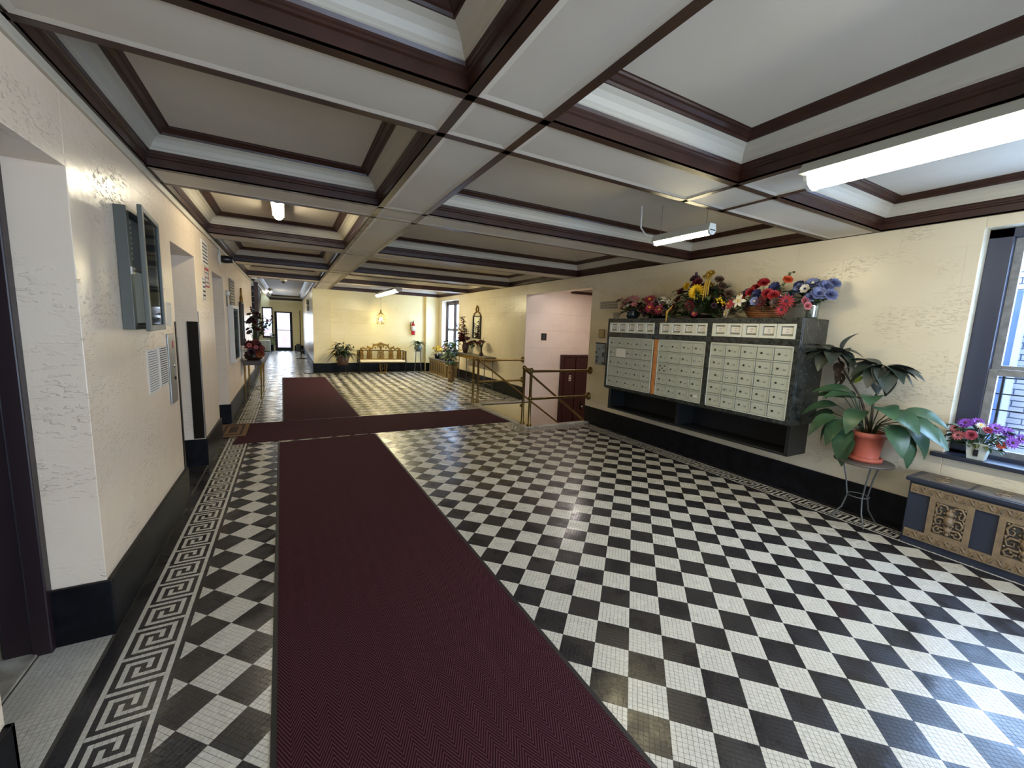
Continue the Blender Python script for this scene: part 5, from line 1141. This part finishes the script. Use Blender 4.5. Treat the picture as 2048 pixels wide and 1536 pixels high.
def carved_panel(y0, y1, z0, z1, x, parent):
    f = MB(); e = .035
    f.box(x, y0, z0, x+.012, y0+e, z1).box(x, y1-e, z0, x+.012, y1, z1).box(x, y0+e, z0, x+.012, y1-e, z0+e*.8).box(x, y0+e, z1-e*.8, x+.012, y1-e, z1)
    o = f.build('carved_panel', TAN, parent); MB().box(x+.009, y0+e, z0+e*.8, x+.011, y1-e, z1-e*.8).build('dark_ground', CARVEBACK, o)
    b = MB(); cy_ = (y0+y1)/2; cz = (z0+z1)/2; w_ = (y1-y0)/2-e; h = (z1-z0)/2-e*.8; X = x+.004
    for s_ in (-1, 1):
        def P_(u_, v_): return (X, cy_+s_*u_*w_, cz+v_*h)
        b.tube([P_(0, .55), P_(.3, .9), P_(.7, .92), P_(.93, .6), P_(.85, .3), P_(.6, .3), P_(.55, .5), P_(.7, .6)], [.004, .008, .009, .008, .007, .006, .005, .004], 6)
        b.tube([P_(.05, -.1), P_(.35, .1), P_(.7, .12), P_(.9, -.1), P_(.8, -.35), P_(.5, -.3), P_(.5, -.1), P_(.65, -.12)], [.005, .009, .009, .008, .007, .006, .005, .003], 6)
        b.tube([P_(.05, -.4), P_(.3, -.55), P_(.7, -.5), P_(.92, -.7), P_(.8, -.93), P_(.5, -.9), P_(.4, -.72), P_(.55, -.68)], [.005, .009, .009, .008, .007, .006, .005, .003], 6)
        for (u_, v_) in ((.92, .95), (.95, .15), (.35, .45), (.3, -.25), (.95, -.45), (.35, -.8), (.3, .2), (.6, -.7), (.65, .75), (.2, .75)): b.ball(P_(u_*.97, v_*.95), .0085, 6, 4)
        b.tube([P_(0, -.95), P_(.2, -.75), P_(.12, -.55), P_(.25, -.3)], .006, 5); b.tube([P_(.9, .0), P_(.97, .2), P_(.8, .25)], .005, 5)
    b.tube([(X, cy_, cz-h*.9), (X, cy_, cz+h*.8)], [.012, .012], 6); b.ball((X, cy_, cz+h*.45), .026, 8, 6); b.ball((X, cy_, cz), .03, 8, 6, 0, 1.5); b.ball((X, cy_, cz-h*.55), .024, 8, 6)
    stuff(b.build('scrollwork', TAN, o)); return o
for (a, b_) in ((.86, 1.10), (.46, .74), (.06, .34), (-.34, -.06)): carved_panel(a, b_, .13, .435, RX, rc)
struct(MB().box(RX+.03, RY0, 0, RX+.035, RY1, .058).build('trim_radiator', NAVY))
# vase on the near sill
bouquet('flower_vase', 'purple and pink silk daisies in a white vase on the near window sill', 'flowers', (5.13, .965, W1Z0+.005),
        [('square_vase', MB().add([(-.04, -.045, 0), (.04, -.045, 0), (.04, .045, 0), (-.04, .045, 0), (-.055, -.06, .13), (.055, -.06, .13), (.055, .06, .13), (-.055, .06, .13)], [(0, 3, 2, 1), (0, 1, 5, 4), (1, 2, 6, 5), (2, 3, 7, 6), (3, 0, 4, 7), (4, 5, 6, 7)]), CERAM),
         ('painted_leaf', MB().box(-.058, -.015, .03, -.052, .012, .08), BLACKPL)],
        [('daisy', P_PUR, P_PLUM, .058, (-.05, .08, .27)), ('daisy', P_PUR, P_PLUM, .062, (-.02, -.07, .26)), ('daisy', P_PUR, P_PLUM, .06, (.02, -.13, .24)), ('daisy', P_PUR, P_PLUM, .055, (-.06, -.17, .18)), ('rose', P_ROSE, P_ROSE, .045, (-.09, .03, .19), (-1, 0, .2)), ('daisy', P_ORG, P_BRN, .04, (-.06, -.12, .15)),
         ('daisy', P_PINK, P_PLUM, .05, (-.05, .13, .22)), ('daisy', P_PINK, P_PLUM, .05, (-.08, .10, .17)), ('daisy', P_PUR, P_PLUM, .05, (.03, .03, .29)), ('daisy', P_WHT, P_YEL, .035, (-.05, .0, .27)), ('rose', P_ROSE, P_ROSE, .035, (-.05, -.04, .24)), ('daisy', P_PUR, P_PLUM, .05, (.0, -.2, .21))],
        leaves=90, lr=(.09, .16), lz=(-.04, .11), seed=21, rim=.13, lsc=.65)
# ================================================================ FAR END OF THE LOBBY
def blades(parent, mesh, n, base_, lr_, rise, seed, m_up=(0, 0, 1), sc_=(.8, 1.15), el=(-.1, .9), nm='leaf'):
    r_ = random.Random(seed)
    for k in range(n):
        a = 2.399*k+r_.uniform(-.3, .3); e = r_.uniform(*el); c, s_ = math.cos(a), math.sin(a)
        link(nm, mesh, parent, at((c, s_, e), m_up, (base_[0]+c*lr_*.3, base_[1]+s_*lr_*.3, base_[2]+rise*r_.random()), r_.uniform(*sc_)))
longl = leaf_mesh('leaf', .46, .075, 1.25, G_DK, 9, .12); fernl = leaf_mesh('leaf', .34, .05, 1.0, G_MID, 8, .15); flagl = leaf_mesh('leaf', .20, .075, .7, G_DK, 6, .12)
lily = thing('peace_lily', 'drooping dark leaved plant in a clay pot left of the gilt bench', 'plant', (1.88, 13.62, .27))
MB().lathe([(.10, .03), (.15, .05), (.19, .28), (.215, .30), (.215, .345), (.19, .345), (.18, .30)], (0, 0, 0), 24).build('pot', TERRA2, lily)
MB().lathe([(.18, .31), (.001, .32)], (0, 0, 0), 16).build('soil', SOIL, lily)
blades(lily, longl, 46, (0, 0, .34), .2, .12, 4, el=(.1, 1.5), sc_=(.65, 1.05)); blades(lily, flagl, 34, (0, 0, .42), .5, .28, 6, el=(-.6, .6), sc_=(.8, 1.3))
blades(lily, longl, 14, (0, -.05, .34), .3, .05, 9, el=(.2, .5), sc_=(.9, 1.1))
sp_m = MB(); sp_m.tube([(0, 0, 0), (.01, 0, .3)], .003, 4).ball((.01, 0, .33), .012, 6, 6, 0, 3.0)
for (x, y, z) in ((-.25, 0, .55), (.03, 0, .68), (.32, .02, .56), (-.1, .1, .6)):
    MB().tube([(x*.2, y*.2, .35), (x*.8, y, z*.85), (x, y, z)], .004, 4).ball((x, y, z+.02), .02, 8, 6, 0, 1.8).build('flower_spathe', P_WHT if x < 0 else G_DK, lily)
ls = thing('plant_stand', 'low curled black iron stand holding the clay pot left of the bench', 'stand', (1.88, 13.62, 0))
for a in (0.6, 2.2, 3.9, 5.4):
    c, s_ = math.cos(a), math.sin(a); MB().tube([(.17*c, .17*s_, .285), (.10*c, .10*s_, .22), (.10*c, .10*s_, .12), (.20*c, .20*s_, .012)], .009, 8).build('leg', DKIRON, ls)
MB().tube([(.16*math.cos(k*.3), .16*math.sin(k*.3), .285) for k in range(21)], .009, 8, closed=True).build('ring', DKIRON, ls)
# bench
bn = thing('gilt_bench', 'ornate gilt backed bench with a cream seat against the back wall', 'bench', (3.09, 13.76, 0))
HW = .73
for sx in (-1, 1):
    for yy in (-.20, .20):
        x = sx*(HW-.02); MB().tube([(x, yy, .38), (x+sx*.015, yy, .28), (x-sx*.01, yy, .12), (x+sx*.035, yy, .0)], [.022, .018, .014, .018], 8).build('leg', BRONZE, bn)
    MB().tube([(sx*HW, -.20, .36), (sx*HW, -.20, .70)], .016, 8).tube([(sx*HW, .20, .36), (sx*HW, .20, .74)], .016, 8).tube([(sx*HW, -.22, .70), (sx*HW, .22, .735)], .018, 8).ball((sx*HW, -.20, .73), .022, 8, 6).build('arm', BRONZE, bn)
    gpn = MB()
    for k in range(4): gpn.tube([(sx*HW, -.12+.08*k, .42), (sx*HW, -.10+.08*k, .55), (sx*HW, -.12+.08*k, .69)], .008, 6)
    gpn.build('arm_splat', GOLD, bn)
MB().box(-HW, -.24, .345, HW, .22, .375).build('seat_rail', BRONZE, bn, bevel=.006)
MB().box(-HW+.02, -.24, .375, HW-.02, .20, .43).build('seat_cushion', UPHOL, bn, bevel=.02)
MB().tube([(-HW, .21, .735), (HW, .21, .735)], .012, 8).build('top_rail', BRONZE, bn); MB().box(-HW, .20, .43, HW, .22, .46).build('lower_rail', GOLD, bn)
for k, (x, w_) in enumerate(((-.62, .075), (-.36, .075), (0, .11), (.33, .075), (.60, .075))):
    b = MB()
    for j in range(-2, 3): b.tube([(x+j*w_*.40, .21, .46), (x+j*w_*.46, .205, .56), (x+j*w_*.36, .205, .66), (x+j*w_*.44, .21, .75)], .016, 6)
    for z in (.50, .58, .66, .77): b.ball((x, .20, z), .030, 8, 6)
    b.build('back_splat', GOLD, bn)
b = MB()
for s_ in (-1, 1):
    b.tube([(s_*.62, .21, .76), (s_*.55, .21, .82), (s_*.46, .21, .77), (s_*.40, .21, .84), (s_*.28, .21, .79), (s_*.22, .21, .90), (s_*.10, .21, .93), (0, .21, .99)], [.022, .030, .026, .036, .030, .036, .030, .018], 8)
    for (x, z, r_) in ((.62, .80, .022), (.42, .86, .022), (.25, .94, .02), (.33, .79, .03), (.17, .82, .03), (.5, .79, .026)): b.ball((s_*x, .205, z), r_, 8, 6)
for k in range(9): a = math.pi*k/8; b.ball((.085*math.cos(a)*1.1, .20, .85+.085*math.sin(a)), .024, 8, 6)
b.ball((0, .195, .85), .055, 12, 8, 0, 1.1); b.build('crest', GOLD, bn)
b = MB()
for sx in (-1, 1): b.tube([(sx*.10, -.22, .34), (sx*.11, -.22, .22), (sx*.08, -.22, .10), (sx*.09, -.22, .05)], .012, 6).tube([(sx*.02, -.22, .33), (sx*.06, -.22, .25), (sx*.02, -.22, .18), (sx*.06, -.22, .12)], .008, 6)
b.box(-.11, -.225, .04, .11, -.215, .07); b.build('front_grille', GOLD, bn)
# fern on tall wire stand
fs_ = thing('plant_stand', 'tall thin grey wire stand under the fern by the extinguisher', 'stand', (4.33, 13.93, 0))
for a in (0.4, 2.0, 3.6, 5.2):
    c, s_ = math.cos(a), math.sin(a); MB().tube([(.10*c, .10*s_, .72), (.11*c, .11*s_, .4), (.17*c, .17*s_, .006)], .007, 6).build('leg', IRON, fs_)
MB().lathe([(.13, .715), (.135, .73), (.001, .73)], (0, 0, 0), 20).build('top_plate', IRON, fs_)
fp = thing('potted_fern', 'small arching fern in a grey green pot on the tall wire stand', 'plant', (4.33, 13.93, .73))
MB().lathe([(.07, 0), (.09, .02), (.135, .09), (.13, .13), (.10, .17), (.12, .20), (.105, .20), (.09, .15)], (0, 0, 0), 24).build('pot', GREYPOT, fp)
blades(fp, fernl, 46, (0, 0, .19), .15, .08, 3, el=(.15, 1.3), sc_=(.7, 1.05))
ex = thing('fire_extinguisher', 'red fire extinguisher with black hose on the back wall', 'fire extinguisher', (4.24, 14.25, 1.27))
MB().lathe([(.055, 0), (.062, .01), (.062, .33), (.05, .37), (.025, .40), (.02, .43)], (0, 0, 0), 18).build('cylinder', REDPAINT, ex)
MB().lathe([(.0625, .14), (.0632, .14), (.0632, .31), (.0625, .31)], (0, 0, 0), 18).build('label_band', PAPER, ex)
MB().box(-.02, -.05, .43, .02, .03, .455).tube([(0, -.04, .455), (0, -.07, .49), (.02, -.03, .50)], .008, 6).build('valve_handle', BLACKPL, ex)
MB().tube([(-.02, -.02, .44), (-.08, -.03, .44), (-.11, -.03, .36), (-.10, -.03, .22), (-.085, -.03, .14)], .012, 8).build('hose', BLACKPL, ex)
MB().box(-.03, .055, .1, .03, .068, .36).build('wall_bracket', BRONZE, ex)
# far radiator cover with flowers
r2 = thing('radiator_cover', 'brown slatted radiator cover under the far window', 'radiator cover', (0, 0, 0))
MB().box(4.74, 12.2, 0.0, 5.118, 13.95, .48).build('body', mat('brown_grille_wood', srgb(112, 92, 58), .5), r2, bevel=.004); MB().box(4.71, 12.17, .48, 5.135, 13.98, .505).build('top_board', TANTOP, r2)
for k in range(8): MB().box(4.732, 12.42+.19*k, .09, 4.741, 12.47+.19*k, .40).build('grille_slot', CARVEBACK, r2)
yk = [('mum', P_YEL, P_BRN), ('daisy', P_YEL, P_BRN)]; pk = [('lily', P_PINK, P_WHT), ('rose', P_WHT, P_PINK)]
potv = lambda r_, h, m: [('pot', vessel_lathe([(r_*.7, 0), (r_, h), (r_*.9, h), (r_*.8, h*.7)], 0), m)]
bouquet('flower_pot', 'yellow mums in a dark pot on the far radiator cover', 'flowers', (4.90, 13.55, .505), potv(.11, .14, BRONZE), rnd_flowers(20, yk, .20, .22, .20, .42, .065, 1), leaves=22, lr=(.18, .18), lz=(-.02, .1), seed=31, rim=.13)
bouquet('flower_pot', 'white and yellow daisies in a pot beside the yellow mums', 'flowers', (4.90, 13.08, .505), potv(.09, .12, GREYPOT), rnd_flowers(12, [('daisy', P_WHT, P_YEL), ('daisy', P_YEL, P_BRN)], .15, .17, .16, .30, .055, 2), leaves=18, lr=(.14, .14), lz=(-.02, .1), seed=32, rim=.11)
bouquet('flower_pot', 'pale pink silk lilies in a pot under the far window', 'flowers', (4.92, 12.62, .505), potv(.10, .14, DKVASE), rnd_flowers(12, pk, .18, .18, .34, .58, .075, 3), leaves=48, lr=(.2, .2), lz=(.0, .26), seed=33, rim=.13)
tv = thing('leafy_plant', 'bushy green leafed plant standing in the tall tan vase beside the console', 'plant', (4.60, 11.36, .50)); b = MB(); rn2 = random.Random(8)
for k in range(8): b.tube([(0, 0, 0), (rn2.uniform(-.1, .1), rn2.uniform(-.1, .1), .3), (rn2.uniform(-.2, .2), rn2.uniform(-.2, .2), .62)], .005, 5)
stuff(b.build('stems', STEM, tv)); lf = leaf_mesh('leaf', .13, .07, .7, G_MID, 6, .15); lf2 = leaf_mesh('leaf', .13, .07, .6, mat('bright_green_leaf', srgb(96, 130, 80), .35, col2=srgb(60, 92, 54), var=.2, vscale=12), 6, .15)
for k in range(150):
    z = rn2.uniform(.0, .74); a = k*2.399; R_ = (.24 if z > .15 else .17)*rn2.uniform(.3, 1)
    link('leaf', (lf, lf2)[k % 2], tv, at((math.cos(a), math.sin(a), rn2.uniform(-.6, .4)), (0, 0, 1), (R_*math.cos(a)*.8, R_*math.sin(a)*.8, z), rn2.uniform(.8, 1.3)))
tv2 = thing('floor_vase', 'tall tan ceramic floor vase with an oval motif beside the console', 'vase', (4.60, 11.36, 0))
MB().lathe([(.085, 0), (.095, .01), (.095, .48), (.10, .50), (.09, .50), (.085, .46)], (0, 0, 0), 22).build('body', TANVASE, tv2); MB().lathe([(.03, 0), (.028, .004)], (-.062, -.077, .28), 12, ax='y').build('painted_oval', DKVASE, tv2)
# console with vases
co_ = thing('console_table', 'narrow gilt console table with thin legs on the right wall', 'console table', (0, 0, 0))
MB().box(4.80, 9.45, .835, 5.115, 11.45, .865).build('table_top', TANTOP, co_, bevel=.004); MB().box(4.815, 9.5, .745, 5.11, 11.4, .835).build('apron', GOLD, co_)
for x in (4.84, 5.08):
    for y in (9.55, 11.35): MB().tube([(x, y, .745), (x, y, .0)], [.014, .009], 8).build('leg', IRON, co_)
MB().tube([(4.84, 9.55, .12), (4.84, 11.35, .12)], .006, 6).tube([(5.08, 9.55, .12), (5.08, 11.35, .12)], .006, 6).build('stretcher', IRON, co_)
redl = leaf_mesh('leaf', .105, .075, .4, P_DRED, 5, .15)
rv = thing('red_branch_vase', 'tall dark red leafy branches in a brown urn on the console', 'flowers', (4.95, 11.15, .865))
MB().lathe([(.05, 0), (.06, .01), (.095, .12), (.10, .20), (.075, .28), (.08, .30), (.065, .30)], (0, 0, 0), 20).build('urn', DKVASE, rv); MB().tube([(.0, .08, .25), (0, .125, .22), (0, .12, .14), (0, .09, .10)], .008, 6).build('handle', DKVASE, rv)
b = MB(); br = [((-.10, .02, 1.04), 50), ((-.12, .50, .88), 30), ((-.05, -.18, .70), 34), ((-.1, .25, .58), 40), ((-.15, -.1, .55), 40), ((-.1, .1, .45), 40), ((-.05, -.28, .46), 34), ((-.1, .38, .42), 34), ((-.2, .0, .36), 30), ((-.12, .22, .34), 30), ((-.08, .06, .82), 40)]
for (tip, n) in br:
    tip = Vector(tip); b.tube([(0, 0, .25), tip*.5+Vector((0, 0, .2)), tip], .004, 5)
    for k in range(n):
        t = .35+.65*k/n; p = Vector((0, 0, .25))*(1-t)**2+2*t*(1-t)*(tip*.5+Vector((0, 0, .2)))+tip*t*t; a = rn2.uniform(0, 6.28)
        link('leaf', redl, rv, at((math.cos(a), math.sin(a), rn2.uniform(-.2, .5)), (0, 0, 1), p, rn2.uniform(.7, 1.15)))
stuff(b.build('stems', DKVASE, rv))
gv = [('glass_vase', vessel_lathe([(.035, 0), (.04, .01), (.018, .05), (.035, .20), (.045, .24), (.04, .24)], 0), VASEGL)]
bouquet('flower_vase', 'short red silk flowers in a slim green glass vase in the middle of the console', 'flowers', (4.95, 10.62, .865), gv, rnd_flowers(12, [('rose', P_DRED, P_RED), ('daisy', P_RUST, P_DRED)], .13, .17, .26, .38, .06, 8), leaves=14, lr=(.13, .13), lz=(-.02, .06), seed=41, rim=.23)
bv = [('brown_vase', vessel_lathe([(.035, 0), (.055, .01), (.06, .05), (.025, .10), (.022, .22), (.05, .28), (.045, .28)], 0), DKVASE)]
bouquet('flower_vase', 'dark red silk flowers in a brown bud vase at the near console end', 'flowers', (4.95, 10.02, .865), bv, rnd_flowers(12, [('rose', P_DRED, P_PLUM), ('daisy', P_DRED, P_PLUM)], .13, .20, .28, .40, .055, 9), leaves=12, lr=(.12, .16), lz=(-.02, .06), seed=42, rim=.27, grass=16, gm=P_BRN, gl=.30)
m2 = thing('wall_mirror', 'narrow gilt mirror with a tall crest above the console', 'mirror', (XR, 10.76, 1.62))
b = MB(); b.box(-.035, -.28, -.32, 0, -.25, .32).box(-.035, .25, -.32, 0, .28, .32).box(-.035, -.25, .29, 0, .25, .32).box(-.035, -.25, -.32, 0, .25, -.29); b.build('frame', BRONZE, m2, bevel=.004); MB().box(-.012, -.25, -.29, -.005, .25, .29).build('glass', MIRROR, m2)
MB().tube([(-.02, -.24, .32), (-.02, -.16, .40), (-.02, -.05, .42), (-.02, -.08, .52), (-.02, 0, .60), (-.02, .08, .52), (-.02, .05, .42), (-.02, .16, .40), (-.02, .24, .32)], .018, 6).build('crest', GOLD, m2)
# gilt stand with red flowers on the left and the tall arrangement behind it
gs = thing('flower_stand', 'gilt stand with slim legs and red flowers against the left wall', 'stand', (0, 0, 0))
MB().box(-.375, 9.45, .70, -.055, 10.45, .79).build('table_top', DKVASE, gs, bevel=.008)
for x in (-.35, -.08):
    for y in (9.5, 10.4): MB().tube([(x, y, .70), (x*1.0, y, .35), (x-.01, y, .0)], [.020, .014, .010], 8).ball((x, y, .62), .024, 8, 6).build('leg', GOLD, gs)
MB().tube([(-.35, 9.5, .16), (-.215, 9.95, .20), (-.08, 10.4, .16)], .008, 6).tube([(-.08, 9.5, .16), (-.215, 9.95, .20), (-.35, 10.4, .16)], .008, 6).build('stretcher', DKIRON, gs)
bsk = vessel_lathe([(.10, 0), (.15, .02), (.17, .10), (.15, .12), (.14, .08)], 0)
fl_ = rnd_flowers(30, [('mum', P_RUST, P_RED), ('poinsettia', P_DRED, P_RED), ('daisy', P_RUST, P_ORG), ('rose', P_DRED, P_DRED)], .19, .24, .12, .36, .085, 15)
bouquet('flower_bowl', 'mound of rust red and burgundy silk flowers on the gilt stand', 'flowers', (-.205, 9.72, .79), [('bowl', bsk, DKVASE)], [(a, b_, c, s_, (p[0]*.95, p[1], p[2]), (d_[0], d_[1]-.25, d_[2])) for a, b_, c, s_, p, d_ in fl_]+[('rose', P_PINK, P_WHT, .05, (-.05, -.22, .30), (0, -1, .3)), ('rose', P_PINK, P_WHT, .045, (.06, -.22, .26), (0, -1, .3)), ('rose', P_WHT, P_PINK, .045, (-.14, -.2, .2), (0, -1, .3)), ('lily', P_GOLD, P_GOLD, .08, (.12, -.2, .12), (.3, -1, .2)), ('rose', P_PLUM, P_PLUM, .09, (-.02, -.23, .17), (0, -1, .1))],
        leaves=26, lr=(.18, .22), lz=(-.1, .1), seed=51, rim=.12, sprays=[((-.3, -.1, .9), spray(None, .003, None, 12, .014, .36, .1, 3), P_RUST, 'spray')])
ba = [('tall_vase', vessel_lathe([(.05, 0), (.06, .02), (.03, .06), (.05, .30), (.07, .36), (.06, .36)], 0), TEAL)]
bouquet('flower_arrangement', 'tall dark plum and bronze silk arrangement at the back of the gilt stand', 'flowers', (-.19, 10.20, .79), ba, rnd_flowers(22, [('rose', P_PLUM, P_PLUM), ('rose', P_DRED, P_PLUM), ('berries', P_PLUM, P_PLUM), ('rose', P_BRN, P_BRN)], .15, .22, .5, .98, .07, 17),
        leaves=60, lr=(.17, .20), lz=(.08, .50), seed=52, rim=.36, lsc=1.1, sprays=[((.35, -.1, .8), spray(None, .003, None, 14, .022, .62, .15, 5), P_PLUM, 'spray'), ((-.02, -.1, .9), spray(None, .003, None, 12, .024, .70, .1, 6), P_PLUM, 'spray'), ((.25, 0, .5), spray(None, .003, None, 12, .02, .5, .2, 7), G_OLV, 'spray')])
# far hall: stanchion, fan heater, small chair, sill plants
sn = thing('stanchion', 'thin dark post with a round base standing along the hall right wall', 'stanchion', (.86, 19.6, 0)); MB().lathe([(.20, 0), (.20, .02), (.05, .04)], (0, 0, 0), 22).build('base', DKIRON, sn); MB().tube([(0, 0, .03), (0, 0, 2.02)], .016, 8).build('pole', DKIRON, sn); MB().box(-.03, -.01, .3, .03, .01, .33).build('hook', BRASS, sn)
fh = thing('fan_heater', 'small grey slatted heater on the floor right of the hall door', 'heater', (.83, 24.0, 0)); b = MB()
b.box(-.09, -.1, 0, .09, .1, .03).box(-.09, -.1, .37, .09, .1, .4).box(-.09, -.1, .03, -.075, .1, .37).box(.075, -.1, .03, .09, .1, .37).box(-.075, .02, .03, .075, .05, .37); b.build('housing', GREYMET, fh)
for k in range(5): MB().box(-.075, -.1, .06+.06*k, .075, -.09, .08+.06*k).build('slat', IRON, fh)
bo = thing('low_black_box', 'low dark box on the floor beside the grey heater', 'box', (.99, 22.8, 0)); MB().box(-.07, -.3, 0, .07, .3, .16).build('body', BLACKPL, bo, bevel=.01); MB().box(-.04, -.02, .16, .04, .02, .2).build('handle', BLACKPL, bo)
hc = thing('hall_cabinet', 'white topped cabinet under the hall side window', 'cabinet', (-.55, 24.0, 0)); MB().box(-.3, -.2, 0.03, .14, .3, .55).build('body', WHITEPL, hc); MB().box(-.3, -.205, .05, -.09, -.2, .53).build('door', CERAM, hc); MB().box(-.07, -.205, .05, .13, -.2, .53).build('door', CERAM, hc)
pf = thing('framed_picture', 'small yellow green framed picture leaning below the hall window sill', 'picture', (-.30, 24.35, .30)); MB().box(-.11, 0, 0, .11, .03, .34).build('frame', GREYPOT, pf); MB().box(-.085, -.004, .03, .085, 0, .31).build('print', mat('yellow_green_print', srgb(150, 154, 90), .6, col2=srgb(70, 96, 60), var=.1, vscale=14), pf)
bouquet('flower_pot', 'pale green plant in a white pot on the hall window sill', 'flowers', (-.34, 24.40, .70), potv(.05, .08, CERAM), rnd_flowers(6, [('rose', P_WHT, P_WHT)], .08, .05, .12, .2, .04, 4), leaves=20, lr=(.09, .05), lz=(-.0, .1), seed=61, rim=.07)
# ---------------------------------------------------------------- repeats share a group phrase
GROUPS = {'ceiling_light': 'lit fluorescent fixtures', 'carpet_runner': 'maroon carpet runners', 'flower_arrangement': 'silk flower arrangements', 'flower_vase': 'silk flowers in vases',
          'flower_pot': 'flower pots on sills and covers', 'brass_railing': 'brass stairwell railings', 'wall_sign': 'signs high on the left wall', 'paper_notice': 'notices by the call plate',
          'dome_camera': 'dome cameras on the hall beam', 'radiator_cover': 'radiator covers under the windows', 'plant_stand': 'stands under potted plants', 'corner_guard': 'guards of the elevator opening',
          'wall_label': 'faint labels above the intercom', 'wall_mirror': 'gilt wall mirrors', 'neighbour_building': 'brick buildings outside'}
for o in bpy.data.objects:
    if o.parent is None and 'label' in o and o.name.split('.')[0] in GROUPS: o['group'] = GROUPS[o.name.split('.')[0]]
